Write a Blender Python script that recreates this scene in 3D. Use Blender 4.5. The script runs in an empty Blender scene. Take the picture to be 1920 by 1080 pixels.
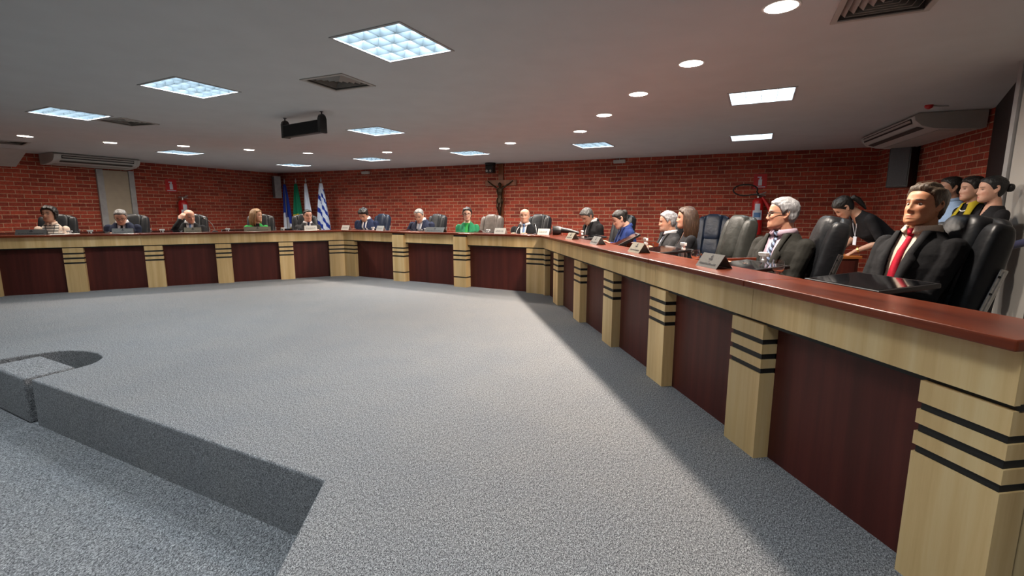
import bpy, bmesh, math, random
import numpy as np
from mathutils import Vector, Matrix, noise
random.seed(7)
SC = bpy.context.scene
COL = SC.collection
PI = math.pi
R = math.radians

# ------------------------------------------------------------------ camera
H = 1.2                       # camera height above the upper carpet level
F_PX, PITCH = 892.44, .1565
cam_d = bpy.data.cameras.new('camera')
cam_d.sensor_width = 36; cam_d.lens = F_PX / 1920 * 36; cam_d.clip_start = .05; cam_d.clip_end = 100
cam = bpy.data.objects.new('camera', cam_d); COL.objects.link(cam)
cam.location = (0, 0, H); cam.rotation_euler = (PI/2 - PITCH, 0, 0)
SC.camera = cam
CW, CU = Vector((0, math.cos(PITCH), -math.sin(PITCH))), Vector((0, math.sin(PITCH), math.cos(PITCH)))
CP = Vector((0, 0, H))
def pray(px, py):
    return CW + Vector((1, 0, 0))*((px-960)/F_PX) - CU*((py-540)/F_PX)
def onz(px, py, z):           # point of the photo on a horizontal level
    d = pray(px, py); return CP + d*((z-H)/d.z)
def onv(px, py, p0, dr):      # point of the photo on a vertical plane through p0 along dr
    n = Vector((-dr[1], dr[0], 0)); d = pray(px, py)
    return CP + d*(((Vector((p0[0], p0[1], 0))-Vector((0, 0, 0))).dot(n) - CP.dot(n))/d.dot(n))
def aty(px, py, y):           # point of the photo at a depth
    d = pray(px, py); return CP + d*(y/d.y)

# ------------------------------------------------------------------ node materials
def srgb(r, g=None, b=None):
    if g is None: r, g, b = r
    f = lambda c: (c/255/12.92) if c/255 <= .04045 else ((c/255+.055)/1.055)**2.4
    return (f(r), f(g), f(b), 1)
class NT:
    def __init__(s, name):
        s.m = bpy.data.materials.new(name); s.m.use_nodes = True
        s.t = s.m.node_tree; s.t.nodes.clear()
        s.out = s.n('ShaderNodeOutputMaterial'); s.b = s.n('ShaderNodeBsdfPrincipled')
        s.l(s.b.outputs[0], s.out.inputs[0])
    def n(s, k, **kw):
        x = s.t.nodes.new(k)
        for a, v in kw.items(): setattr(x, a, v)
        return x
    def l(s, a, b): s.t.links.new(a, b)
    def coord(s, scale=(1, 1, 1), rot=(0, 0, 0), kind='Object'):
        tc = s.n('ShaderNodeTexCoord'); mp = s.n('ShaderNodeMapping')
        mp.inputs['Scale'].default_value = scale; mp.inputs['Rotation'].default_value = rot
        s.l(tc.outputs[kind], mp.inputs[0]); return mp.outputs[0]
    def noise(s, co, scale, detail=4, rough=.5):
        x = s.n('ShaderNodeTexNoise'); x.inputs['Scale'].default_value = scale
        x.inputs['Detail'].default_value = detail; x.inputs['Roughness'].default_value = rough
        s.l(co, x.inputs['Vector']); return x.outputs['Fac']
    def ramp(s, fac, stops):
        x = s.n('ShaderNodeValToRGB'); e = x.color_ramp.elements
        while len(e) < len(stops): e.new(.5)
        for i, (p, c) in enumerate(stops):
            e[i].position = p; e[i].color = c if len(c) == 4 else (*c, 1)
        s.l(fac, x.inputs[0]); return x.outputs[0]
    def bump(s, h, strength=.3, dist=.01):
        x = s.n('ShaderNodeBump'); x.inputs['Strength'].default_value = strength; x.inputs['Distance'].default_value = dist
        s.l(h, x.inputs['Height']); s.l(x.outputs[0], s.b.inputs['Normal'])
    def mix(s, fac, a, b, mode='MIX'):
        x = s.n('ShaderNodeMix', data_type='RGBA', blend_type=mode)
        for i, v in ((0, fac), (6, a), (7, b)):
            if isinstance(v, (int, float, tuple)): x.inputs[i].default_value = v
            else: s.l(v, x.inputs[i])
        return x.outputs[2]
    def set(s, **kw):
        for k, v in kw.items():
            s.b.inputs[{'rough': 'Roughness', 'metal': 'Metallic', 'spec': 'Specular IOR Level', 'col': 'Base Color', 'trans': 'Transmission Weight', 'ior': 'IOR', 'coat': 'Coat Weight', 'sheen': 'Sheen Weight', 'alpha': 'Alpha'}[k]].default_value = v
        return s
def mul(c, k): return (c[0]*k, c[1]*k, c[2]*k, 1)
def plain(name, col, rough=.6, metal=0, spec=.5, var=.12, scale=8, bump=0, coat=0, stretch=(1, 1, 1)):
    """a surface of one colour with a little procedural unevenness"""
    t = NT(name); co = t.coord(stretch); f = t.noise(co, scale)
    c = t.ramp(f, [(.3, mul(col, 1-var)), (.7, mul(col, 1+var))]); t.l(c, t.b.inputs['Base Color'])
    t.set(rough=rough, metal=metal, spec=spec, coat=coat)
    if bump: t.bump(f, bump, .004)
    return t.m
def wood(name, c1, c2, c3, rough=.35, scale=1.0, coat=0, axis='Z', spec=.5):
    t = NT(name)
    st = {'Z': (14, 14, .7), 'X': (.7, 14, 14)}[axis]
    co = t.coord(tuple(v*scale for v in st)); n1 = t.noise(co, 1.0, 6, .6)
    co2 = t.coord(tuple(v*scale*.16 for v in st)); n2 = t.noise(co2, 1.0, 2, .5)
    a = t.ramp(n1, [(.3, c1), (.5, c2), (.72, c3)]); b = t.ramp(n2, [(.32, (.76, .74, .70, 1)), (.68, (1.17, 1.14, 1.10, 1))])
    t.l(t.mix(1.0, a, b, 'MULTIPLY'), t.b.inputs['Base Color']); t.set(rough=rough, coat=coat, spec=spec)
    t.b.inputs['Coat Roughness'].default_value = .12
    t.bump(n1, .05, .002); return t.m
def emis(name, col, strength):
    t = NT(name); e = t.n('ShaderNodeEmission'); e.inputs[0].default_value = col; e.inputs[1].default_value = strength
    t.l(e.outputs[0], t.out.inputs[0]); return t.m
M = {}
# carpet: tweed of light and dark yarns
t = NT('carpet'); co = t.coord((1, 1, 1)); co2 = t.coord((1.0, .45, 1), (0, 0, R(-26)))
n1 = t.noise(co2, 330, 2, .7); n2 = t.noise(co, 2.2, 3); n3 = t.noise(co2, 120, 2, .6)
a = t.ramp(n1, [(.38, (.05, .052, .057, 1)), (.48, (.20, .202, .207, 1)), (.62, (.53, .53, .535, 1))])
b = t.ramp(n3, [(.35, (.62, .62, .63, 1)), (.60, (1.14, 1.14, 1.14, 1))])
c = t.ramp(n2, [(.3, (.94, .95, .96, 1)), (.7, (1.03, 1.02, 1.0, 1))])
t.l(t.mix(1, t.mix(1, a, b, 'MULTIPLY'), c, 'MULTIPLY'), t.b.inputs['Base Color']); t.set(rough=.95, spec=.1); t.bump(n1, .8, .006)
M['carpet'] = t.m
# brick
def brick_mat(name, dark=1.0):
    t = NT(name); co = t.coord((1, 1, 1), kind='UV'); br = t.n('ShaderNodeTexBrick')
    t.l(co, br.inputs['Vector']); i = br.inputs
    i['Scale'].default_value = 1; i['Brick Width'].default_value = .247; i['Row Height'].default_value = .083
    i['Mortar Size'].default_value = .0062; i['Mortar Smooth'].default_value = .25; i['Bias'].default_value = 0
    i['Color1'].default_value = (.45, .078, .044, 1); i['Color2'].default_value = (.24, .042, .028, 1); i['Mortar'].default_value = (.50, .33, .22, 1)
    n = t.noise(co, 26, 5, .7); v = t.ramp(n, [(.3, (.68, .66, .66, 1)), (.7, (1.3, 1.25, 1.2, 1))])
    n2 = t.noise(co, 1.1, 2); v2 = t.ramp(n2, [(.3, (.85, .85, .85, 1)), (.7, (1.1, 1.1, 1.1, 1))])
    t.l(t.mix(1, t.mix(1, br.outputs[0], v, 'MULTIPLY'), v2, 'MULTIPLY'), t.b.inputs['Base Color'])
    t.set(rough=.8, spec=.25)
    mth = t.n('ShaderNodeMath', operation='SUBTRACT'); mth.inputs[0].default_value = 1; t.l(br.outputs['Fac'], mth.inputs[1])
    t.bump(mth.outputs[0], .6, .008); return t.m
M['brick'] = brick_mat('brick_wall')
M['ceiling'] = plain('ceiling_paint', (.54, .545, .54, 1), .9, var=.03, scale=3, spec=.2)
M['plaster'] = plain('plaster', (.42, .40, .37, 1), .85, var=.04, scale=4)
M['maple'] = wood('maple_laminate', (.60, .385, .16, 1), (.72, .50, .235, 1), (.80, .61, .33, 1), .42)
M['maple_x'] = wood('maple_laminate_long', (.60, .385, .16, 1), (.72, .50, .235, 1), (.80, .61, .33, 1), .42)
M['mahog'] = wood('mahogany_panel', (.058, .0125, .009, 1), (.080, .016, .012, 1), (.108, .024, .016, 1), .45, spec=.3)
M['top'] = wood('cherry_top', (.085, .016, .0075, 1), (.15, .028, .011, 1), (.23, .047, .016, 1), .26, axis='X', coat=.0, spec=.26)
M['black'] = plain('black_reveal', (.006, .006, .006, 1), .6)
M['trimgrey'] = plain('grey_frame_paint', (.35, .35, .35, 1), .5)
M['beige_door'] = plain('beige_door_paint', (.40, .34, .25, 1), .5, var=.05)
M['white_plastic'] = plain('white_plastic', (.86, .85, .82, 1), .4, var=.03)
M['offwhite_plastic'] = plain('offwhite_plastic', (.50, .49, .46, 1), .45, var=.03)
M['black_plastic'] = plain('black_plastic', (.009, .009, .010, 1), .35, var=.1)
M['screen'] = plain('dark_glass_screen', (.004, .004, .005, 1), .08, var=.05)
M['grille_b'] = plain('black_grille', (.008, .008, .008, 1), .9, scale=300, var=.5, bump=.3)
M['grille'] = plain('speaker_grille', (.10, .10, .105, 1), .8, scale=300, var=.5, bump=.5)
M['metal'] = plain('brushed_metal', (.45, .44, .42, 1), .32, metal=1, scale=60, var=.15)
M['plate'] = plain('pewter_plate', (.19, .185, .17, 1), .45, metal=.4, scale=120, var=.1)
M['plate_l'] = plain('brass_grey_plate', (.30, .27, .20, 1), .45, metal=.4, scale=120, var=.1)
M['paper'] = plain('paper_card', (.78, .77, .70, 1), .8, var=.04)
M['ink'] = plain('dark_ink', (.03, .03, .035, 1), .7)
M['red'] = plain('red_enamel', (.52, .012, .014, 1), .28, var=.06, coat=.3)
M['label'] = plain('white_label', (.62, .66, .74, 1), .6, var=.05)
M['labelblue'] = plain('blue_label', (.10, .22, .45, 1), .6, var=.1)
M['rubber'] = plain('black_rubber', (.012, .012, .012, 1), .6)
M['louvre'] = plain('louvre_enamel', (.74, .82, .86, 1), .3, var=.03)
M['duct'] = plain('duct_inside', (.05, .045, .04, 1), .8)
M['vent'] = plain('vent_blade', (.38, .36, .33, 1), .55, var=.05)
M['crosswood'] = wood('crucifix_wood', (.16, .045, .016, 1), (.22, .065, .022, 1), (.28, .09, .03, 1), .4)
M['ringwhite'] = plain('white_trim_ring', (.6, .58, .55, 1), .4)
M['bronze'] = plain('dark_bronze', (.045, .028, .016, 1), .38, metal=.8, var=.3, scale=40)
M['gold'] = plain('gold_metal', (.75, .5, .15, 1), .3, metal=1)
t = NT('clear_glass'); t.set(col=(1, 1, 1, 1), rough=.02, trans=1.0, ior=1.45); tcx = t.noise(t.coord(), 5); t.l(t.ramp(tcx, [(0, (.95, .97, .97, 1)), (1, (1, 1, 1, 1))]), t.b.inputs['Base Color']); M['glass'] = t.m
M['tablewood'] = wood('orange_table_edge', (.35, .10, .02, 1), (.48, .15, .03, 1), (.55, .2, .05, 1), .4, axis='X')
M['navyrail'] = plain('navy_vinyl', (.02, .025, .06, 1), .4)

# ------------------------------------------------------------------ mesh building
class MB:
    def __init__(s): s.v = []; s.f = []; s.mi = []; s.uv = None
    def add(s, vs, fs, mi=0, mat=None):
        o = len(s.v)
        for v in vs:
            v = Vector(v)
            s.v.append(mat @ v if mat is not None else v)
        for f in fs: s.f.append(tuple(i+o for i in f)); s.mi.append(mi)
        return s
    def box(s, x0, x1, y0, y1, z0, z1, mi=0, mat=None):
        vs = [(x, y, z) for z in (z0, z1) for y in (y0, y1) for x in (x0, x1)]
        return s.add(vs, [(0, 2, 3, 1), (4, 5, 7, 6), (0, 1, 5, 4), (2, 6, 7, 3), (0, 4, 6, 2), (1, 3, 7, 5)], mi, mat)
    def prism(s, pts, z0, z1, mi=0, mat=None, top=None):
        """pts: counter-clockwise outline in x,y"""
        n = len(pts); tp = top or pts
        vs = [(p[0], p[1], z0) for p in pts] + [(p[0], p[1], z1) for p in tp]
        return s.add(vs, [tuple(reversed(range(n))), tuple(range(n, 2*n))] + [(i, (i+1) % n, n+(i+1) % n, n+i) for i in range(n)], mi, mat)
    def tube(s, path, rad, seg=10, mi=0, mat=None, sq=None, cap=True):
        path = [Vector(p) for p in path]; n = len(path)
        if isinstance(rad, (int, float)): rad = [rad]*n
        vs = []; up = None
        for i, p in enumerate(path):
            d = (path[min(i+1, n-1)] - path[max(i-1, 0)]).normalized()
            if up is None:
                up = Vector((0, 0, 1)) if abs(d.z) < .9 else Vector((1, 0, 0))
            a = d.cross(up).normalized(); b = a.cross(d).normalized(); up = b
            ra, rb = (rad[i], rad[i]) if isinstance(rad[i], (int, float)) else rad[i]
            for k in range(seg):
                t = 2*PI*k/seg; vs.append(p + a*math.cos(t)*ra + b*math.sin(t)*rb)
        fs = []
        for i in range(n-1):
            for k in range(seg):
                k2 = (k+1) % seg; fs.append((i*seg+k, i*seg+k2, (i+1)*seg+k2, (i+1)*seg+k))
        if cap: fs += [tuple(reversed(range(seg))), tuple(range((n-1)*seg, n*seg))]
        fs = [tuple(reversed(f)) for f in fs]
        return s.add(vs, fs, mi, mat)
    def lathe(s, prof, seg=24, mi=0, mat=None):
        """prof: (r,z) from bottom to top; closed at r=0 ends by caps"""
        vs = []; n = len(prof)
        for r, z in prof:
            for k in range(seg):
                t = 2*PI*k/seg; vs.append((r*math.cos(t), r*math.sin(t), z))
        fs = [(i*seg+k, i*seg+(k+1) % seg, (i+1)*seg+(k+1) % seg, (i+1)*seg+k) for i in range(n-1) for k in range(seg)]
        fs += [tuple(reversed(range(seg))), tuple(range((n-1)*seg, n*seg))]
        return s.add(vs, fs, mi, mat)
    def ell(s, c, r, seg=20, ring=12, mi=0, mat=None):
        vs = []; 
        for i in range(ring+1):
            ph = PI*i/ring
            for k in range(seg):
                t = 2*PI*k/seg
                vs.append((c[0]+r[0]*math.sin(ph)*math.cos(t), c[1]+r[1]*math.sin(ph)*math.sin(t), c[2]-r[2]*math.cos(ph)))
        fs = [(i*seg+k, i*seg+(k+1) % seg, (i+1)*seg+(k+1) % seg, (i+1)*seg+k) for i in range(ring) for k in range(seg)]
        return s.add(vs, fs, mi, mat)
    def build(s, name, mats, parent=None, smooth=False, bevel=0, bseg=2, weld=False, loc=None):
        me = bpy.data.meshes.new(name); me.from_pydata([tuple(v) for v in s.v], [], s.f)
        if not isinstance(mats, (list, tuple)): mats = [mats]
        for m in mats: me.materials.append(M[m] if isinstance(m, str) else m)
        for p, i in zip(me.polygons, s.mi): p.material_index = i
        if weld or smooth:
            b = bmesh.new(); b.from_mesh(me); bmesh.ops.remove_doubles(b, verts=b.verts, dist=1e-5)
            bmesh.ops.dissolve_degenerate(b, edges=b.edges, dist=1e-6); b.to_mesh(me); b.free()
        if smooth:
            for p in me.polygons: p.use_smooth = True
        me.update()
        o = bpy.data.objects.new(name, me); COL.objects.link(o)
        if parent: o.parent = parent
        if loc is not None: o.location = loc
        if bevel:
            md = o.modifiers.new('bevel', 'BEVEL'); md.width = bevel; md.segments = bseg; md.limit_method = 'ANGLE'; md.angle_limit = R(40)
        if smooth:
            try: me.set_sharp_from_angle(angle=R(50))
            except Exception: pass
        return o
def tag(o, label=None, cat=None, group=None, kind=None):
    if label: o['label'] = label
    if cat: o['category'] = cat
    if group: o['group'] = group
    if kind: o['kind'] = kind
    return o
def thing(name, loc, rz=0, label=None, cat=None, group=None):
    o = bpy.data.objects.new(name, None); o.empty_display_size = .1; COL.objects.link(o)
    o.location = loc; o.rotation_euler = (0, 0, rz); return tag(o, label, cat, group)
def copy_tree(o, parent=None):
    c = o.copy(); COL.objects.link(c); c.parent = parent
    for ch in [x for x in bpy.data.objects if x.parent == o]: copy_tree(ch, c)
    return c
def dup(root, loc, rz, label, group=None):
    c = copy_tree(root); c.location = loc; c.rotation_euler = (0, 0, rz); c['label'] = label
    if group: c['group'] = group
    return c

# ------------------------------------------------------------------ the room
Z_C = 2.4            # ceiling
Z_L = -.35           # lower floor
def wall(name, a, b, z0, z1, mat, th=.15, zt=None):
    a, b = Vector((*a, 0)), Vector((*b, 0)); L = (b-a).length
    me = bpy.data.meshes.new(name); d = (b-a)/L; n = Vector((-d.y, d.x, 0))
    vs = [a+Vector((0, 0, z0)), b+Vector((0, 0, z0)), b+Vector((0, 0, z1)), a+Vector((0, 0, z1))]
    vs2 = [v-n*th for v in vs]
    me.from_pydata([tuple(v) for v in vs+vs2], [], [(0, 1, 2, 3), (5, 4, 7, 6), (4, 0, 3, 7), (1, 5, 6, 2), (3, 2, 6, 7), (4, 5, 1, 0)])
    uv = me.uv_layers.new(name='UVMap'); 
    for p in me.polygons:
        for li, vi in zip(p.loop_indices, p.vertices):
            v = me.vertices[vi].co; uv.data[li].uv = ((v-a).dot(d), v.z)
    me.materials.append(M[mat]); me.update()
    o = bpy.data.objects.new(name, me); COL.objects.link(o); o['kind'] = 'structure'; return o
C_L = onz(520, 325, Z_C); C_R = onz(1650, 275.5, Z_C); C_L2 = onz(0, 283, Z_C)
dL = (C_L2-C_L).normalized(); P_LE = C_L + dL*14
P_R2 = onz(1870, 200, Z_C); dR = (P_R2-C_R).normalized()
JAMB = aty(1904, 262, 3.98); JAMB = Vector((JAMB.x, JAMB.y, 0))
xy = lambda v: (v[0], v[1])
wall('wall_back', xy(C_R), xy(C_L), -.4, 2.6, 'brick')
wall('wall_left', xy(C_L), xy(P_LE), -.4, 2.6, 'brick')
wall('wall_right', xy(P_R2), xy(C_R), -.4, 2.6, 'brick')
REAR = -4.5
W_R = JAMB + Vector((math.cos(R(-106)), math.sin(R(-106)), 0))*8.8
wall('wall_right_near', xy(W_R), xy(JAMB), -.4, 2.6, 'plaster')
wall('wall_rear', xy(P_LE), xy(W_R), -.4, 2.6, 'plaster')
# corridor behind the doorway at right
K1 = P_R2 + Vector((1.6, .2, 0)); K2 = JAMB + Vector((1.9, -.3, 0))
wall('wall_corridor', xy(K2), xy(K1), -.4, 2.6, 'plaster')
wall('wall_corridor_far', xy(K1), xy(P_R2 + Vector((.14, -.02, 0))), -.4, 2.6, 'plaster')
wall('wall_corridor_near', xy(JAMB+Vector((.15, .01, 0))), xy(K2), -.4, 2.6, 'plaster')
# floor: upper platform with the recess, lower level
E1 = onz(57.5, 711.6, 0); E2 = onz(607, 901, 0); E3 = onz(515, 1080, 0)
hole = [onz(*p, 0) for p in [(141, 690.5), (170, 682.5), (184, 676), (191, 671), (190, 667), (183, 662.5), (165, 658.5), (140, 657), (110, 657.8), (80, 661), (40, 666.5), (0, 673)]]
dE = (E1-E2).normalized(); E2b = E3 + (E3-E2)*3.2
dH = (hole[-1]-hole[-2]).normalized(); BK = [onz(*p, 0) for p in [(42, 710), (141, 687.5), (77, 666.5)]]; BK.append(BK[0]+BK[2]-BK[1])
dV = (BK[3]-BK[2]).normalized(); det_ = dV.x*(-dE.y)+dE.x*dV.y; tt_ = ((E1-hole[-1]).x*(-dE.y)+dE.x*(E1-hole[-1]).y)/det_
H_end = hole[-1] + dV*tt_; E_left = E1 + dE*6.5
# trench outline: everything at the left of E1 beyond the edge is cut by the recess

outline = [E2, E2b, Vector((7.5, E2b.y, 0)), Vector((7.5, 14.5, 0)), Vector((-16, 14.5, 0)), Vector((-16, E_left.y, 0)), E_left, H_end] + list(reversed(hole)) + [E1]
mb = MB(); mb.prism([(p.x, p.y) for p in outline], Z_L-.05, 0)
fl = mb.build('floor', 'carpet', bevel=.012, bseg=3); tag(fl, kind='structure')
b = bmesh.new(); b.from_mesh(fl.data); bmesh.ops.recalc_face_normals(b, faces=b.faces); bmesh.ops.triangulate(b, faces=[f for f in b.faces if len(f.verts) > 4]); b.to_mesh(fl.data); b.free()
mb = MB(); mb.box(-17, 8, -6, 15, Z_L-.1, Z_L)
tag(mb.build('floor_lower', 'carpet'), kind='structure')
# carpeted block standing in the recess
bt = [onz(*p, 0) for p in [(42, 710), (141, 687.5), (77, 666.5)]]
bl2 = bt[2] + dE*2.6; bl1 = bt[0] + dE*2.6
mb = MB(); mb.prism([(p.x, p.y) for p in BK], Z_L, -.001)
tag(mb.build('step_block', 'carpet', bevel=.018, bseg=3), 'grey carpeted block filling the rounded recess at the left edge of the platform', 'step')
mid = [E1 + dE*.03 + Vector((0, 0, 0))]
mb = MB(); q0 = E1 + (bt[0]-E1)*.06; q1 = E1 + (bt[0]-E1)*.94; back = Vector((.25, .5, 0))
mb.prism([(q1.x+.06, q1.y+.1), (q0.x+.0, q0.y+.05), (q0.x+.2, q0.y+.42), (q1.x+.24, q1.y+.5)], Z_L, -.18)
tag(mb.build('recess_tread', 'carpet'), 'small dark carpeted tread inside the narrow gap beside the block', 'step')

# ------------------------------------------------------------------ council desks
SP = .9958
A_R = Vector((.408, 7.362, 0)); D_R = Vector((math.cos(-1.4203), math.sin(-1.4203), 0))
A_L = Vector((-7.590, 6.666, 0)); D_L = Vector((math.cos(.5136), math.sin(.5136), 0)); SPL = .976
K_L = A_L + D_L*5.019; K_R = A_R + D_R*.355
D_B = (K_R-K_L).normalized(); L_B = (K_R-K_L).length
N = lambda d: Vector((-d.y, d.x, 0))
N_R, N_L, N_B = N(D_R), N(D_L), N(D_B)
Z_P, Z_F0, Z_F1, Z_T = .673, .689, .846, .878
GR = [(.578, .603), (.504, .532), (.434, .460)]
OV = .055; DEP = .27; REC = .092; WS0, WS1, Z_W = .10, .82, .765
def hit(px, py, P, D):        # distance along a desk line of the foot seen at px,py
    q = pray(px, py); q = Vector((q.x, q.y, 0)); 
    # solve P + D t = q s
    det = D.x*(-q.y) + q.x*D.y
    return (-P.x*(-q.y) - q.x*P.y)/det
def desk(name, P, D, L, pillars, label, m0, m1, special=(), seams=(), s0=0.0, dividers=()):
    """local x along the front, y outward (behind the desk). m0/m1: mitre tangents at the two ends. s0 start"""
    class _O: pass
    made0 = set(bpy.data.objects)
    o = None
    def strip(nm, y0, y1, z0, z1, mat, bevel=0, ext0=0, ext1=0, cuts=()):
        mb = MB(); xs = [s0] + list(cuts) + [L]
        for i in range(len(xs)-1):
            g0 = .0012 if i else 0; g1 = .0012 if i < len(xs)-2 else 0
            a0 = xs[i]+g0 + ((-m0*y0) if i == 0 else 0); a1 = xs[i]+g0 + ((-m0*y1) if i == 0 else 0)
            b0 = xs[i+1]-g1 + ((m1*y0) if i == len(xs)-2 else 0); b1 = xs[i+1]-g1 + ((m1*y1) if i == len(xs)-2 else 0)
            if i == 0: a0 -= ext0; a1 -= ext0
            if i == len(xs)-2: b0 += ext1; b1 += ext1
            mb.prism([(a0, y0), (b0, y0), (b1, y1), (a1, y1)], z0, z1)
        return mb.build(nm, mat, o, bevel=bevel)
    ends = (.02 if m0 is None else 0, .02 if m1 is None else 0)
    mm0, mm1 = m0, m1; 
    m0 = m0 or 0; m1 = m1 or 0
    strip('counter_top', -OV, DEP, Z_F1, Z_T, 'top', .006, ends[0], ends[1], cuts=seams)
    strip('fascia', 0, .03, Z_F0, Z_F1, 'maple_x', 0, cuts=seams)
    strip('reveal_strip', .02, .06, Z_P-.004, Z_F0+.004, 'black')
    strip('back_riser', DEP-.04, DEP-.02, Z_W, Z_F1, 'mahog')
    ws = strip('work_surface', WS0, WS1, Z_W-.03, Z_W, 'top', .003)
    strip('floor_plinth', REC+.001, REC+.03, 0, Z_P, 'black')
    ps = sorted(pillars)
    # recessed panels between pillars
    xs = [(s0, None)] + [x for p in ps for x in ((p[0], p[1]),)] 
    edges = [s0 if mm0 is None else s0 - m0*REC] + [v for p in ps for v in (p[0]-.0, p[1]+.0)] + [L if mm1 is None else L + m1*REC]
    for i in range(0, len(edges), 2):
        if edges[i+1]-edges[i] > .08:
            mb = MB(); mb.box(edges[i], edges[i+1], REC-.012, REC+.004, .0, Z_F0); mb.build('panel', 'mahog', o)
    for j, p in enumerate(ps):
        sp = j in special; z_top = .82 if sp else Z_P; yf = -.045 if sp else .001
        gr = GR + ([(.151, .173)] if sp else [])
        zs = [0]; 
        for a, b_ in sorted(gr): zs += [a, b_]
        zs.append(z_top)
        kind = p[2] if len(p) > 2 else None
        mb = MB(); gb = MB()
        def foot(y0, ins):
            x0, x1 = p[0]+ins, p[1]-ins
            if kind == 'start': return [(s0 - m0*(y0+ins), y0+ins), (x1, y0+ins), (x1, REC-.012), (s0 - m0*(REC-.012), REC-.012)]
            if kind == 'end': return [(x0, y0+ins), (L + m1*(y0+ins), y0+ins), (L + m1*(REC-.012), REC-.012), (x0, REC-.012)]
            if kind == 'free': return [(x0, y0+ins), (x1, y0+ins), (x1, WS1-ins), (x0+.0, WS1-ins)] if False else [(x0, y0+ins), (x1, y0+ins), (x1, WS1-.02), (x1-.03, WS1-.02), (x1-.03, REC-.012), (x0, REC-.012)]
            return [(x0, y0+ins), (x1, y0+ins), (x1, REC-.012), (x0, REC-.012)]
        for i in range(0, len(zs), 2):
            mb.prism(foot(yf, 0), zs[i], zs[i+1])
        for a, b_ in gr: gb.prism(foot(yf, .007), a-.001, b_+.001)
        if sp: gb.box(p[0]+.004, p[1]-.004, yf+.006, .02, z_top, Z_F1)
        po = mb.build('pillar', 'maple', o); gb.build('groove', 'black', po)
    for t_ in dividers:
        mb = MB(); zt_ = .868; pr = [(DEP-.04, Z_W-.03), (.97, Z_W-.03), (.97, zt_-.05), (.955, zt_-.015), (.92, zt_), (DEP-.04, zt_)]
        mb.add([(t_+s_, y_, z_) for s_ in (0, .028) for y_, z_ in pr], [tuple(reversed(range(6))), tuple(range(6, 12))] + [(i, (i+1) % 6, 6+(i+1) % 6, 6+i) for i in range(6)]); mb.build('divider', 'top', o, bevel=.002)
    for c_ in set(bpy.data.objects)-made0:
        if c_.parent is None: c_.parent = HORSE; c_.location = P; c_.rotation_euler = (0, 0, math.atan2(D.y, D.x))
HORSE = thing('horseshoe_desk', (0, 0, 0), 0, 'long angular horseshoe desk with maple pillars, dark red panels and a cherry ledge', 'desk')
tan = lambda a: math.tan(a/2)
angLB = math.atan2(D_L.y, D_L.x) - math.atan2(D_B.y, D_B.x)   # turn between left and back rows
angBR = math.atan2(D_B.y, D_B.x) - math.atan2(D_R.y, D_R.x)
W = .238
Lr = 6*SP + .251 - .355
prs = [(0, .12, 'start')] + [(i*SP-.355, i*SP-.355+.2448) for i in range(1, 6)] + [(6*SP-.355, Lr, 'free')]
desk('desk_right_run', K_R, D_R, Lr, prs, 'right-hand run of the horseshoe desk, seen sharply from the front, seven maple pillars and dark red panels', tan(angBR), None, seams=(hit(1229, 500, K_R+Vector((0,0,0)), D_R), hit(1405, 640, K_R, D_R)), dividers=(-.05, 1.75, 3.60))
xl = [hit(px, py, A_L, D_L) for px, py in ((128.3, 548), (278.7, 539), (410.1, 531.5), (527.7, 524.7))]
xr = [hit(px, py, A_L, D_L) for px, py in ((166.6, 546), (312.8, 537), (439.5, 531), (554.2, 524))]
S0 = -5.0; Ll = 5.019
pls = [(a, b) for a, b in zip(xl, xr)]
x0 = xl[0]; pls = [(x0-SPL*i, x0-SPL*i+.25) for i in range(6, 0, -1)] + pls + [(Ll-.27, Ll, 'end')]
desk('desk_left_run', A_L, D_L, Ll, pls, 'left-hand run of the horseshoe desk below the air conditioner, maple pillars between wide dark red panels', None, tan(angLB), s0=S0, seams=(hit(263, 440, A_L, D_L),))
b1 = (hit(738, 527.3, K_L-N_B*.045, D_B), hit(758.8, 527.6, K_L-N_B*.045, D_B)); b2 = (hit(851.2, 536.7, K_L-N_B*.045, D_B), hit(874.3, 537.3, K_L-N_B*.045, D_B))
desk('desk_back_run', K_L, D_B, L_B, [(0, .28, 'start'), b1, b2, (L_B-hit(1017, 550, K_L, D_B)+hit(985.8, 543.8, K_L, D_B), L_B, 'end')], 'back run of the horseshoe desk in front of the crucifix, with two projecting maple pillars', tan(angLB), tan(angBR), special=(1, 2))

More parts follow.
